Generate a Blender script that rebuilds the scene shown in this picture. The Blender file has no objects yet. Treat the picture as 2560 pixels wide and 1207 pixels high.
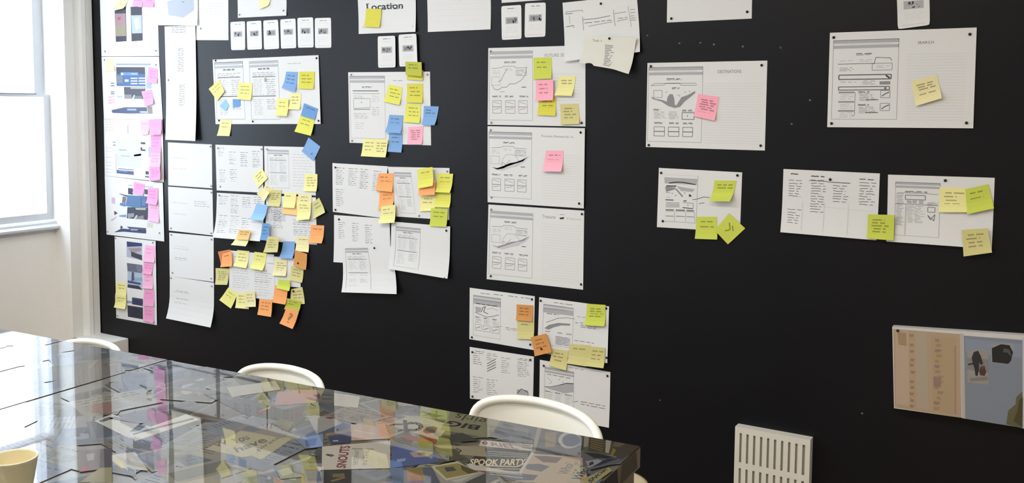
import bpy, bmesh, math, random
from mathutils import Vector, Matrix
random.seed(7)
sc = bpy.context.scene
COL = sc.collection

# ------------------------------------------------------------------ camera
F, YAW, PITCH, ROLL, WALL_Y, CX, CY = 2352.02504, .540189825, .0785120303, .00638969388, 3.12093567, 1263.33818, 453.304999
fw = Vector((-math.sin(YAW)*math.cos(PITCH), math.cos(YAW)*math.cos(PITCH), -math.sin(PITCH)))
r0 = Vector((math.cos(YAW), math.sin(YAW), 0)); u0_ = r0.cross(fw)
RT = r0*math.cos(ROLL)+u0_*math.sin(ROLL); UP = RT.cross(fw)
cam = bpy.data.cameras.new('camera'); cam.sensor_width = 36; cam.lens = 36*F/2560
cam.shift_x = (1280-CX)/2560; cam.shift_y = (CY-603.5)/2560; cam.clip_start = .02
camo = bpy.data.objects.new('camera', cam); COL.objects.link(camo)
camo.matrix_world = Matrix((( RT.x, UP.x, -fw.x, 0), (RT.y, UP.y, -fw.y, 0), (RT.z, UP.z, -fw.z, 0), (0, 0, 0, 1)))
sc.camera = camo

# ------------------------------------------------------------------ light
FLOOR, CEIL, LEFT, RIGHT, BACK, TABLE = -1.60, 1.35, -4.40, 3.2, -3.2, -0.85
w = bpy.data.worlds.new('overcast_sky'); sc.world = w; w.use_nodes = True
bg = w.node_tree.nodes['Background']; bg.inputs[0].default_value = (.80, .90, 1.0, 1); bg.inputs[1].default_value = 2.6
sc.view_settings.view_transform = 'Standard'; sc.view_settings.look = 'None'
sc.view_settings.exposure = 0.50; sc.view_settings.gamma = 1; sc.view_settings.use_curve_mapping = False
sc.cycles.use_denoising = True; sc.cycles.max_bounces = 8; sc.cycles.diffuse_bounces = 4; sc.cycles.sample_clamp_indirect = 6

def area(name, loc, rot, sx, sy, power, col, portal=False):
    l = bpy.data.lights.new(name, 'AREA'); l.shape = 'RECTANGLE'; l.size = sx; l.size_y = sy; l.energy = power; l.color = col
    if portal: l.cycles.is_portal = True
    o = bpy.data.objects.new(name, l); COL.objects.link(o); o.location = loc; o.rotation_euler = rot
    return o
# the three sash windows of the left wall: y range of each opening
WINDOWS = [(1.65, 2.965), (-0.35, 0.95), (-2.4, -1.1)]
WZ0, WZ1 = -0.60, 1.15
for (a, b) in WINDOWS:
    area('window_portal', (LEFT-.22, (a+b)/2, (WZ0+WZ1)/2), (0, -math.pi/2, 0), WZ1-WZ0, b-a, 1, (1, 1, 1), True)
# daylight that the overcast sky sends through the windows
area('window_daylight', (LEFT-.28, 2.30, .3), (0, -math.pi/2, 0), 1.7, 1.25, 20, (.76, .88, 1))
area('window_daylight', (LEFT-.28, 0.30, .3), (0, -math.pi/2, 0), 1.7, 1.25, 18, (.84, .92, 1))
LAMPS = [(-2.5, 1.2), (-0.7, 1.0), (1.3, 0.8), (-2.0, -1.2)]
for (x, y), pw in zip(LAMPS, (19, 11, 9, 17)):
    area('ceiling_lamp_light', (x, y, CEIL-.09), (0, 0, 0), 1.1, .28, pw, (1, .96, .90))

# ------------------------------------------------------------------ helpers
def lin(c):
    c = c/255
    return c/12.92 if c <= .04045 else ((c+.055)/1.055)**2.4
def rgb(c): return tuple(lin(v) for v in c)+(1,)
MATS = {}
def mat(name, c, rough=.6, spec=.5, coat=0, metal=0, noise=0, nscale=30, bump=0):
    k = (name, tuple(c), rough, spec, coat, metal)
    if k in MATS: return MATS[k]
    m = bpy.data.materials.new(name); m.use_nodes = True; nt = m.node_tree; p = nt.nodes['Principled BSDF']
    p.inputs['Base Color'].default_value = rgb(c); p.inputs['Roughness'].default_value = rough
    p.inputs['Specular IOR Level'].default_value = spec; p.inputs['Metallic'].default_value = metal
    p.inputs['Coat Weight'].default_value = coat; p.inputs['Coat Roughness'].default_value = .025; p.inputs['Coat IOR'].default_value = 1.6
    if noise or bump:
        tc = nt.nodes.new('ShaderNodeTexCoord'); n = nt.nodes.new('ShaderNodeTexNoise'); n.inputs['Scale'].default_value = nscale
        n.inputs['Detail'].default_value = 5
        nt.links.new(tc.outputs['Object'], n.inputs['Vector'])
        if noise:
            mx = nt.nodes.new('ShaderNodeMix'); mx.data_type = 'RGBA'
            mx.inputs[6].default_value = rgb([max(0, v*(1-noise)) for v in c]); mx.inputs[7].default_value = rgb([min(255, v*(1+noise)) for v in c])
            nt.links.new(n.outputs['Fac'], mx.inputs[0]); nt.links.new(mx.outputs[2], p.inputs['Base Color'])
        if bump:
            bn = nt.nodes.new('ShaderNodeBump'); bn.inputs['Strength'].default_value = bump; bn.inputs['Distance'].default_value = .002
            nt.links.new(n.outputs['Fac'], bn.inputs['Height']); nt.links.new(bn.outputs[0], p.inputs['Normal'])
    MATS[k] = m
    return m

def link(name, me, parent=None, label=None, cat=None, group=None, kind=None, loc=None):
    o = bpy.data.objects.new(name, me); COL.objects.link(o)
    if parent: o.parent = parent
    if loc: o.location = loc
    tag(o, label, cat, group, kind)
    return o
def tag(o, label=None, cat=None, group=None, kind=None):
    if label: o['label'] = label
    if cat: o['category'] = cat
    if group: o['group'] = group
    if kind: o['kind'] = kind

class MB:
    """collects faces with a material each, then becomes one mesh"""
    def __init__(s): s.v = []; s.f = []; s.m = []; s.mats = []; s.sm = False
    def mi(s, m):
        if m not in s.mats: s.mats.append(m)
        return s.mats.index(m)
    def face(s, pts, m):
        n = len(s.v); s.v += [tuple(p) for p in pts]; s.f.append(tuple(range(n, n+len(pts)))); s.m.append(s.mi(m))
    def box(s, a, b, m):
        x0, y0, z0 = a; x1, y1, z1 = b; n = len(s.v); i = s.mi(m)
        s.v += [(x0,y0,z0),(x1,y0,z0),(x1,y1,z0),(x0,y1,z0),(x0,y0,z1),(x1,y0,z1),(x1,y1,z1),(x0,y1,z1)]
        for q in ((0,3,2,1),(4,5,6,7),(0,1,5,4),(1,2,6,5),(2,3,7,6),(3,0,4,7)): s.f.append(tuple(n+k for k in q)); s.m.append(i)
    def prism(s, prof, z0, z1, m):
        n = len(s.v); k = len(prof); i = s.mi(m)
        s.v += [(x, y, z0) for x, y in prof]+[(x, y, z1) for x, y in prof]
        for j in range(k): s.f.append((n+j, n+(j+1) % k, n+k+(j+1) % k, n+k+j)); s.m.append(i)
        s.f.append(tuple(n+k-1-j for j in range(k))); s.m.append(i); s.f.append(tuple(n+k+j for j in range(k))); s.m.append(i)
    def lathe(s, prof, m, n=20, c=(0, 0, 0)):
        b = len(s.v); i = s.mi(m)
        for r, z in prof:
            for j in range(n): a = 2*math.pi*j/n; s.v.append((c[0]+r*math.cos(a), c[1]+r*math.sin(a), c[2]+z))
        for k in range(len(prof)-1):
            for j in range(n):
                q = b+k*n; s.f.append((q+j, q+(j+1) % n, q+n+(j+1) % n, q+n+j)); s.m.append(i)
    def tube(s, pts, r, m, n=8):
        b = len(s.v); i = s.mi(m); pts = [Vector(p) for p in pts]
        for k, p in enumerate(pts):
            t = (pts[min(k+1, len(pts)-1)]-pts[max(k-1, 0)]).normalized()
            if k == 0: a = t.cross(Vector((0, 0, 1)) if abs(t.z) < .9 else Vector((1, 0, 0)))
            a = (a-t*a.dot(t)).normalized(); c = t.cross(a)
            for j in range(n):
                w_ = 2*math.pi*j/n; s.v.append(tuple(p+a*r*math.cos(w_)+c*r*math.sin(w_)))
        for k in range(len(pts)-1):
            for j in range(n):
                q = b+k*n; s.f.append((q+j, q+(j+1) % n, q+n+(j+1) % n, q+n+j)); s.m.append(i)
        s.f.append(tuple(b+n-1-j for j in range(n))); s.m.append(i)
        q = b+(len(pts)-1)*n; s.f.append(tuple(q+j for j in range(n))); s.m.append(i)
    def mesh(s, name, smooth=False):
        me = bpy.data.meshes.new(name); me.from_pydata(s.v, [], s.f)
        for m in s.mats: me.materials.append(m)
        me.polygons.foreach_set('material_index', s.m)
        if smooth: me.polygons.foreach_set('use_smooth', [True]*len(s.f))
        me.update(); return me

# photograph pixel -> point of the wall plane / table plane (2560 x 1207 frame)
def ray(x, y): return fw*F+RT*(x-CX)-UP*(y-CY)
def on_wall(x, y): D = ray(x, y); return D*(WALL_Y/D.y)
def on_table(x, y): D = ray(x, y); return D*(TABLE/D.z)
REG = dict(Z1=(0,0,2.873), Z2=(0,400,2.414), Z3=(400,0,3.352), Z4=(500,340,4.642), Z5=(500,560,4.311), Z6=(820,0,3.017), Z7=(800,390,3.447),
    R1=(1190,0,3.551), R2=(1190,310,2.874), R3=(1150,700,3.1775), R4=(1600,0,3.017), R5=(1620,400,5.029), R6=(1940,0,3.55), R7=(1940,400,4.129), R8=(1800,780,2.826),
    P1=(250,130,7.1), P2=(250,290,7.541), P3=(250,430,6.706), P4=(275,590,5.246), X=(0,0,1),
    T1=(0,800,2.966), T2=(450,880,3.69), T3=(800,900,3.931), T4=(1100,960,4.571))
def px(reg, x, y): ox, oy, s = REG[reg]; return ox+x/s, oy+y/s

# ink palette
K1 = mat('black_ink', (38, 38, 42)); K2 = mat('dark_grey_ink', (95, 95, 98)); K3 = mat('grey_ink', (140, 140, 142)); K4 = mat('pale_grey_ink', (175, 175, 178)); K5 = mat('faint_grey_ink', (200, 200, 203))
PAPER = mat('white_paper', (226, 226, 225), .85, .3); CREAM = mat('cream_paper', (226, 225, 215), .85, .3); CARD = mat('glossy_card', (226, 226, 224), .5, .4)
def ink(c): return mat('printed_ink', [v*.84 for v in c], .6)
TEXT_CACHE = {}
def text_tris(body, bold=0):
    if (body, bold) in TEXT_CACHE: return TEXT_CACHE[(body, bold)]
    cu = bpy.data.curves.new('lettering', 'FONT'); cu.body = body; cu.offset = bold; cu.resolution_u = 3
    o = bpy.data.objects.new('lettering', cu); COL.objects.link(o); dg = bpy.context.evaluated_depsgraph_get()
    me = o.evaluated_get(dg).to_mesh(); me.calc_loop_triangles()
    vs = [v.co.copy() for v in me.vertices]; ts = [tuple(t.vertices) for t in me.loop_triangles]
    x0 = min(v.x for v in vs); x1 = max(v.x for v in vs); y0 = min(v.y for v in vs); y1 = max(v.y for v in vs)
    out = ([((v.x-x0)/(x1-x0), 1-(v.y-y0)/(y1-y0)) for v in vs], ts)
    o.evaluated_get(dg).to_mesh_clear(); bpy.data.objects.remove(o); bpy.data.curves.remove(cu)
    TEXT_CACHE[(body, bold)] = out
    return out

class Draw:
    """draws flat print in a (u right, v down) frame through self.pt"""
    def seg(s, a, b, wd, m):
        A = s.metric(*a); B = s.metric(*b); d = (B[0]-A[0], B[1]-A[1]); L = math.hypot(*d)
        if L < 1e-6: return
        n = (-d[1]/L*wd/2, d[0]/L*wd/2); k = max(1, int(L/.05))
        for i in range(k):
            t0, t1 = i/k, (i+1)/k; q = []
            for t, sg in ((t0, 1), (t1, 1), (t1, -1), (t0, -1)):
                q.append(s.unmetric(A[0]+d[0]*t+n[0]*sg, A[1]+d[1]*t+n[1]*sg))
            s.mb.face([s.pt(*p, s.ioff) for p in q], m)
    def line(s, pts, wd, m):
        for a, b in zip(pts[:-1], pts[1:]): s.seg(a, b, wd, m)
    def rect(s, u0, v0, u1, v1, m, o=0):
        n = max(1, int((u1-u0)*5)); k = max(1, int((v1-v0)*5))
        for i in range(n):
            for j in range(k):
                a, b, c, d = u0+(u1-u0)*i/n, v0+(v1-v0)*j/k, u0+(u1-u0)*(i+1)/n, v0+(v1-v0)*(j+1)/k
                s.mb.face([s.pt(a, d, s.ioff+o), s.pt(c, d, s.ioff+o), s.pt(c, b, s.ioff+o), s.pt(a, b, s.ioff+o)], m)
    def frame(s, u0, v0, u1, v1, wd, m): s.line([(u0, v0), (u1, v0), (u1, v1), (u0, v1), (u0, v0)], wd, m)
    def poly(s, pts, m, o=0): s.mb.face([s.pt(u, v, s.ioff+o) for u, v in pts], m)
    def words(s, u, v, ln, h, m, wd=.0018, slope=0):
        """a line of scribbled handwriting"""
        W, H = s.size; x = 0; ln *= W; h *= H
        while x < ln:
            wl = min(random.uniform(.012, .032), ln-x); n = max(2, int(wl/.005)); P = []
            for i in range(n+1): P.append((u+(x+wl*i/n)/W, v+(random.uniform(-.5, .5)*h+slope*x)/H))
            s.line(P, wd, m); x += wl+.006
    def para(s, u, v, ln, rows, dv, m, h=.012, wd=.0015):
        for i in range(rows): s.words(u+random.uniform(0, .01), v+i*dv, ln*random.uniform(.75, 1), h, m, wd)
    def text(s, body, quad, m, bold=0, o=0):
        vs, ts = text_tris(body, bold); (a, b, c, d) = quad
        def bl(x, y): return tuple(a[i]*(1-x)*(1-y)+b[i]*x*(1-y)+c[i]*x*y+d[i]*(1-x)*y for i in (0, 1))
        base = len(s.mb.v); s.mb.v += [tuple(s.pt(*bl(x, y), s.ioff+o)) for x, y in vs]; k = s.mb.mi(m)
        for t in ts: s.mb.f.append(tuple(base+i for i in t)); s.mb.m.append(k)
    def tbox(s, body, u0, v0, u1, v1, m, bold=0, o=0): s.text(body, [(u0, v0), (u1, v0), (u1, v1), (u0, v1)], m, bold, o)

ITEMS = []
class Sheet(Draw):
    """a sheet of paper on the wall: quad in wall metres (X right, Z up), curled and stacked on what lies below it"""
    ioff = .00022
    def __init__(s, reg, q, m, curl=0, n=8, torn=None, rnd=0, side=0, thick=.0003, wav=0):
        P = [on_wall(*px(reg, q[2*i], q[2*i+1])) for i in range(4)]; s.q = [(p.x, p.z) for p in P]
        s.curl, s.sidec, s.torn, s.wav = curl, side, torn, wav; s.mb = MB(); s.m = m
        W = math.hypot(s.q[1][0]-s.q[0][0], s.q[1][1]-s.q[0][1]); H = math.hypot(s.q[3][0]-s.q[0][0], s.q[3][1]-s.q[0][1]); s.size = (W, H)
        a, b, d = s.q[0], s.q[1], s.q[3]; s.e1 = (b[0]-a[0], b[1]-a[1]); s.e2 = (d[0]-a[0], d[1]-a[1]); s.det = s.e1[0]*s.e2[1]-s.e1[1]*s.e2[0]
        s.base = .0008; mine = [s.bl(i/8, j/8) for i in range(9) for j in range(9)]
        for it in ITEMS:
            for (X, Z) in mine:
                u, v = it.inv(X, Z)
                if -.02 < u < 1.02 and -.02 < v < 1.02: s.base = max(s.base, it.base+it.lift(u, v)+.0009)
        s.phase = random.uniform(0, 6)
        ITEMS.append(s)
        g = []; N = n
        for j in range(N+1):
            for i in range(N+1):
                u, v = i/N, j/N
                if rnd:       # rounded corners
                    W_, H_ = s.size; x, y = abs(u-.5)*W_, abs(v-.5)*H_; ex, ey = x-(W_/2-rnd), y-(H_/2-rnd)
                    if ex > 0 and ey > 0 and math.hypot(ex, ey) > rnd:
                        k = rnd/math.hypot(ex, ey); u = .5+math.copysign(W_/2-rnd+ex*k, u-.5)/W_; v = .5+math.copysign(H_/2-rnd+ey*k, v-.5)/H_
                if torn: v *= s.torn_v(u)
                g.append((u, v))
        k = s.mb.mi(m); nv = (N+1)**2
        s.mb.v = [tuple(s.pt(u, v, 0)) for u, v in g]+[tuple(s.pt(u, v, -thick)) for u, v in g]
        for j in range(N):
            for i in range(N):
                a = j*(N+1)+i; s.mb.f += [(a+N+1, a+N+2, a+1, a), (nv+a, nv+a+1, nv+a+N+2, nv+a+N+1)]; s.mb.m += [k, k]
        rim = [i for i in range(N+1)]+[(j+1)*(N+1)+N for j in range(N)]+[N*(N+1)+N-1-i for i in range(N)]+[(N-1-j)*(N+1) for j in range(N-1)]
        for a, b in zip(rim, rim[1:]+rim[:1]): s.mb.f.append((a, b, nv+b, nv+a)); s.mb.m.append(k)
    def torn_v(s, u):
        t = s.torn
        for (a, b), (c, d) in zip(t[:-1], t[1:]):
            if a <= u <= c: return b+(d-b)*(u-a)/(c-a)
        return 1
    def bl(s, u, v):
        a, b, c, d = s.q; return tuple(a[i]*(1-u)*(1-v)+b[i]*u*(1-v)+c[i]*u*v+d[i]*(1-u)*v for i in (0, 1))
    def inv(s, X, Z):
        dx, dz = X-s.q[0][0], Z-s.q[0][1]; return ((dx*s.e2[1]-dz*s.e2[0])/s.det, (s.e1[0]*dz-s.e1[1]*dx)/s.det)
    def lift(s, u, v):
        t = max(0, (v-.45)/.55); l = s.curl*t*t; t = max(0, (u-.5)/.5) if s.sidec > 0 else max(0, (.5-u)/.5)
        l += abs(s.sidec)*t*t*(.3+.7*max(0, min(1, v)))
        if s.wav: l += s.wav*(.5+.5*math.sin(u*5+v*7+s.phase))
        return l
    def pt(s, u, v, o): X, Z = s.bl(u, v); return (X, WALL_Y-s.base-s.lift(u, v)-o, Z)
    def metric(s, u, v): return (u*s.size[0], v*s.size[1])
    def unmetric(s, x, y): return (x/s.size[0], y/s.size[1])
    def P(s, reg, x, y): p = on_wall(*px(reg, x, y)); return s.inv(p.x, p.z)
    def R(s, reg, x0, y0, x1, y1, m, o=0):   # axis aligned print rectangle given by two corners
        a = s.P(reg, x0, y0); b = s.P(reg, x1, y1); s.rect(min(a[0], b[0]), min(a[1], b[1]), max(a[0], b[0]), max(a[1], b[1]), m, o)
    def Q(s, reg, pts, m, o=0): s.poly([s.P(reg, *p) for p in pts], m, o)
    def done(s, name, label, cat, group=None):
        me = s.mb.mesh(name); o = bpy.data.objects.new(name, me); COL.objects.link(o)
        c = Vector(s.pt(.5, .5, 0)); me.transform(Matrix.Translation(-c)); o.location = c; tag(o, label, cat, group); s.ob = o; s.c = c
        return o
    def pins(s, reg, pts, dark=True):
        for x, y in pts:
            u, v = s.P(reg, x, y); p = Vector(s.pt(u, v, .0002))
            link('push_pin', PIN_DARK if dark else PIN_CLEAR, s.ob, loc=p-s.c)
def pin_mesh(name, m):
    b = MB(); b.lathe([(.0001, -.0001), (.0042, 0), (.0046, .0012), (.0040, .0030), (.0026, .0042), (.0018, .0052), (.0001, .0056)], m, 12)
    b.v = [(x, -z, y) for x, y, z in b.v]; return b.mesh(name, True)
PIN_DARK = pin_mesh('push_pin', mat('black_pin_plastic', (18, 18, 20), .35)); PIN_CLEAR = pin_mesh('clear_push_pin', mat('grey_clear_pin_plastic', (172, 174, 180), .2))

# ------------------------------------------------------------------ room shell
WHITE = mat('white_gloss_paint', (250, 250, 247), .45, .5, noise=.012, nscale=3)
PLASTER = mat('cream_plaster', (225, 222, 214), .8, .3, noise=.015, nscale=6)
BLACK = mat('black_eggshell_paint', (18, 19, 23), .38, .20, noise=.10, nscale=5, bump=.06)
WOOD = mat('pale_wood_floor', (176, 150, 118), .4, .5, noise=.1, nscale=4)
CEILM = mat('ceiling_white', (238, 237, 232), .9, .2)
b = MB(); b.box((LEFT-.02, WALL_Y, FLOOR), (RIGHT, WALL_Y+.12, CEIL), BLACK); wall = link('wall_back', b.mesh('wall_back'), kind='structure')
b = MB(); b.box((LEFT-.3, BACK-.12, CEIL), (RIGHT+.12, WALL_Y+.12, CEIL+.1), CEILM); link('ceiling', b.mesh('ceiling'), kind='structure')
b = MB(); b.box((RIGHT, BACK-.12, FLOOR), (RIGHT+.12, WALL_Y+.12, CEIL), PLASTER); link('wall_right', b.mesh('wall_right'), kind='structure')
b = MB(); b.box((LEFT-.3, BACK-.12, FLOOR), (RIGHT, BACK, CEIL), PLASTER); link('wall_front', b.mesh('wall_front'), kind='structure')
b = MB(); b.box((LEFT-.3, BACK-.12, FLOOR-.1), (RIGHT+.12, WALL_Y+.12, FLOOR-.012), WOOD); floor = link('floor', b.mesh('floor'), kind='structure')
# floorboards where a step to the side could show the floor
bd = MB(); bd.box((0, 0, 0), (.146, 1.0, .012), WOOD); bdm = bd.mesh('floorboard')
for i in range(24):
    for j in range(2):
        link('floorboard', bdm, floor, loc=(-2.7+i*.15, 1.1+j*1.005, FLOOR-.012))
# left wall: piers, aprons under the windows, heads above
b = MB(); xo = LEFT-.30
ys = [BACK-.12]
for (a, c) in sorted(WINDOWS): ys += [a, c]
ys.append(WALL_Y)
for i in range(0, len(ys), 2): b.box((xo, ys[i], FLOOR), (LEFT, ys[i+1], CEIL), WHITE)
for (a, c) in WINDOWS:
    b.box((xo, a, FLOOR), (LEFT-.11, c, WZ0-.03), WHITE); b.box((xo, a, WZ1), (LEFT, c, CEIL), WHITE)
wl = link('wall_left', b.mesh('wall_left'), kind='structure')
GLASS = bpy.data.materials.new('window_glass'); GLASS.use_nodes = True; nt = GLASS.node_tree
for n in list(nt.nodes):
    if n.type != 'OUTPUT_MATERIAL': nt.nodes.remove(n)
t = nt.nodes.new('ShaderNodeBsdfTransparent'); t.inputs[0].default_value = (.97, .98, 1, 1); g = nt.nodes.new('ShaderNodeBsdfGlossy'); g.inputs['Roughness'].default_value = .02
mx = nt.nodes.new('ShaderNodeMixShader'); mx.inputs[0].default_value = .06
nt.links.new(t.outputs[0], mx.inputs[1]); nt.links.new(g.outputs[0], mx.inputs[2]); nt.links.new(mx.outputs[0], nt.nodes['Material Output'].inputs[0])
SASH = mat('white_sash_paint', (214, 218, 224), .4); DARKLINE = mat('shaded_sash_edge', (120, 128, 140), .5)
for wi, (a, c) in enumerate(WINDOWS):
    b = MB(); x1 = LEFT-.11      # lower sash (inner), upper sash (outer)
    r = c-.036; l = a+.036; MR = .050
    for (xa, xb, z0, z1, st, bot, top) in ((x1-.045, x1-.008, WZ0+.005, MR, .036, .035, .012), (x1-.09, x1-.052, MR-.012, WZ1, .055, .014, .04)):
        b.box((xa, a, z0), (xb, a+st, z1), SASH); b.box((xa, c-st, z0), (xb, c, z1), SASH)
        b.box((xa, a+st, z0), (xb, c-st, z0+bot), SASH); b.box((xa, a+st, z1-top), (xb, c-st, z1), SASH)
    wo = link('window_%d' % (wi+1), b.mesh('window'), kind='structure')
    g = MB(); g.box((x1-.030, a+.036, WZ0+.04), (x1-.026, c-.036, MR-.012), GLASS); link('pane', g.mesh('pane'), wo)
    g = MB(); g.box((x1-.075, a+.055, MR+.002), (x1-.071, c-.055, WZ1-.04), GLASS); link('pane', g.mesh('pane'), wo)
    g = MB(); g.box((x1-.0525, a+.05, MR-.004), (x1-.044, c-.05, MR+.006), DARKLINE); link('meeting_rail_shade', g.mesh('rail_shade'), wo)  # dark strip along the meeting rail, shade put into a darker sash colour
    g = MB()
    g.prism([(0, 0), (.038, 0), (.045, .006), (.045, .016), (.036, .022), (.02, .026), (.018, .036), (.0, .040)], 0, c-a, SASH)
    g.v = [(x1+x, a+z, WZ0-.030-.012+y) for x, y, z in g.v]; link('window_sill', g.mesh('sill'), wo)
    g = MB(); g.box((x1, a, WZ0-.06), (x1+.006, c, WZ0-.042), SASH); link('apron_moulding', g.mesh('apron_moulding'), wo)
# moulded architrave between window recess and black wall
b = MB(); L = LEFT
b.prism([(L, 2.965), (L+.012, 2.968), (L+.014, 3.018), (L+.004, 3.024), (L+.004, 3.032), (L+.024, 3.040), (L+.032, 3.052), (L+.034, 3.074), (L+.026, 3.082), (L+.030, 3.116), (L+.022, WALL_Y), (L, WALL_Y)], -1.207, CEIL, WHITE)
link('trim_1', b.mesh('architrave'), kind='structure')
# boxed-in pipe casing in the corner
b = MB(); b.box((LEFT, 2.985, FLOOR), (-4.147, WALL_Y, -1.207), WHITE); me = b.mesh('corner_casing')
o = link('trim_2', me, kind='structure'); bv = o.modifiers.new('soft_edge', 'BEVEL'); bv.width = .006; bv.segments = 2
# paint chips left by old pins on the black wall
CHIP = mat('bare_plaster_chip', (112, 112, 116), .8)
for reg, x, y in (('R4',55,268),('R4',298,327),('R4',455,322),('R4',558,335),('R4',777,350),('R4',1058,357),('R6',42,423),('R6',300,888),('R6',140,1100),('X',1650,1000),('R8',1003,715)):
    p = on_wall(*px(reg, x, y)); g = MB(); n = 7
    g.face([(p.x+.0042*random.uniform(.6, 1.2)*math.cos(k*6.283/n), WALL_Y-.0004, p.z+.0034*random.uniform(.6, 1.2)*math.sin(k*6.283/n)) for k in range(n)], CHIP)
    link('paint_chip', g.mesh('paint_chip'), wall)
# ceiling lamps
LAMPW = mat('lamp_housing_white', (235, 235, 230), .4)
EM = bpy.data.materials.new('lamp_diffuser'); EM.use_nodes = True; e = EM.node_tree.nodes['Principled BSDF']; e.inputs['Base Color'].default_value = (.9, .85, .75, 1); e.inputs['Emission Color'].default_value = (1, .9, .74, 1); e.inputs['Emission Strength'].default_value = 4
for i, (x, y) in enumerate(LAMPS):
    b = MB(); b.box((-.6, -.17, -.07), (.6, .17, 0), LAMPW); o = link('ceiling_light', b.mesh('ceiling_light'), None, 'long white ceiling light, '+('nearest the window', 'over the middle of the table', 'over the right end of the room', 'behind the camera')[i], 'ceiling light', 'ceiling lights', loc=(x, y, CEIL))
    b = MB(); b.box((-.57, -.15, -.078), (.57, .15, -.07), EM); link('diffuser', b.mesh('diffuser'), o)
# ------------------------------------------------------------------ print kinds
def boxes(S, g, cols, b0, b1, m=K3, wd=.0016, cross=False):
    for a0, a1 in cols:
        mid = (b0+b1)/2
        S.line([g(a0, b0), g(a1, b0), g(a1, b1), g(a0, b1), g(a0, b0)], wd, m); S.seg(g(a0, mid), g(a1, mid), wd*1.5, m)
        if cross: S.line([g(a0+.02, b0+.02), g(a1-.03, b0+.05)], wd, m); S.line([g(a0+.02, mid+.04), g(a1-.04, mid+.02)], wd, m)
def wire(S, u0, v0, u1, v1, kind, bars=2):
    """the printed browser-page template with pencil work inside"""
    g = lambda a, b: (u0+(u1-u0)*a, v0+(v1-v0)*b)
    def rc(a0, b0, a1, b1, m): p, q = g(a0, b0), g(a1, b1); S.rect(p[0], p[1], q[0], q[1], m)
    k = S.size[0]/.42; w_ = .0018*max(k, .8)
    S.line([g(0, 0), g(1, 0), g(1, 1), g(0, 1), g(0, 0)], w_, K4)
    rc(0, 0, 1, .042, K4); rc(0, .066, 1, .105, K4); S.line([g(.1, .055), g(.9, .055)], w_*.6, K5)
    pass
    def ttl(a0, b, a1, m=K2): p = g(a0, b); S.words(p[0], p[1], (a1-a0)*(u1-u0), .006*k, m, w_*1.5); S.words(p[0], p[1]+.012, (a1-a0)*(u1-u0), .004*k, K3, w_)
    def par(a0, b, a1, rows, dv=.022, m=K4): p = g(a0, b); S.para(p[0], p[1], (a1-a0)*(u1-u0), rows, dv*(v1-v0), m, .006*k, w_*.8)
    if kind in ('map', 'plainmap', 'hill', 'hill2', 'destmap'):
        ttl(.34, .155, .62)
        S.line([g(.05, .245), g(.3, .235), g(.32, .215), g(.58, .215), g(.6, .24), g(.88, .245)], w_, K3)
        if kind != 'destmap':
            par(.06, .28, .27, 3); par(.62, .28, .86, 4, m=K3); S.line([g(.62, .27), g(.86, .275), g(.86, .355), g(.62, .35), g(.62, .27)], w_, K4)
            S.line([g(.05, .37), g(.25, .37), g(.25, .49), g(.05, .49), g(.05, .37)], w_, K4); par(.33, .25, .55, 2)
        if kind == 'plainmap':
            S.line([g(.06, .49), g(.12, .55), g(.2, .56), g(.3, .52), g(.4, .52), g(.48, .47), g(.6, .47), g(.74, .42), g(.84, .34), g(.86, .22)], w_*1.3, K3)
            S.line([g(.2, .44), g(.28, .42), g(.32, .35), g(.42, .25)], w_*1.3, K3); S.line([g(.25, .59), g(.36, .585)], w_, K3)
        if kind in ('hill', 'hill2'):
            S.poly([g(.06, .545), g(.2, .555), g(.34, .52), g(.5, .47), g(.62, .455), g(.76, .42), g(.95, .355), g(.86, .43), g(.66, .52), g(.5, .545), g(.34, .59), g(.2, .585)], K5)
            S.poly([g(.06, .54), g(.2, .55), g(.34, .515), g(.5, .465), g(.62, .45), g(.76, .415), g(.93, .35), g(.8, .435), g(.6, .48), g(.46, .515), g(.34, .555), g(.2, .575)], K3 if kind == 'hill2' else K4)
            S.line([g(.28, .5), g(.34, .4), g(.42, .34), g(.58, .34), g(.66, .38), g(.7, .43)], w_, K4); S.line([g(.3, .52), g(.33, .46), g(.4, .5), g(.5, .42)], w_, K3)
        if kind == 'destmap':
            S.line([g(.04, .245), g(.12, .215), g(.33, .215), g(.6, .215), g(.86, .215), g(.9, .24)], w_, K3); ttl(.44, .275, .58)
            S.poly([g(.05, .39), g(.13, .42), g(.25, .435), g(.35, .46), g(.36, .40), g(.40, .36), g(.46, .36), g(.49, .42), g(.5, .50), g(.53, .51), g(.58, .45), g(.62, .40), g(.74, .37), g(.86, .32), g(.88, .34), g(.8, .39), g(.68, .46), g(.6, .53), g(.5, .545), g(.38, .52), g(.25, .46), g(.08, .425)], K3)
            S.line([g(.1, .31), g(.26, .31), g(.26, .405), g(.1, .405), g(.1, .31)], w_, K3)
            for p in ((.33, .33), (.55, .37), (.58, .38), (.68, .33), (.76, .32)): S.line([g(*p), g(p[0]+.015, p[1]+.004)], .004, K3)
            ttl(.1, .565, .24); ttl(.64, .575, .84); par(.1, .6, .33, 5, .02, K3); par(.38, .6, .58, 6, .018, K3)
            S.line([g(.64, .605), g(.86, .605), g(.86, .695), g(.64, .695), g(.64, .605)], w_*1.2, K2); S.line([g(.735, .65), g(.745, .65)], .006, K1)
            for a in (.12, .4, .66): ttl(a, .745, a+.18)
            boxes(S, g, [(.12, .32), (.39, .59), (.66, .84)], .80, .925, K2, w_)
        elif kind == 'hill' or kind == 'hill2' or kind == 'plainmap':
            for a in (.07, .36, .7): ttl(a, .65, a+.2)
            boxes(S, g, [(.08, .28), (.38, .6), (.68, .88)], .715, .90, K3, w_, True); S.line([g(.75, .52), g(.85, .52)], w_*1.6, K2)
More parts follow.
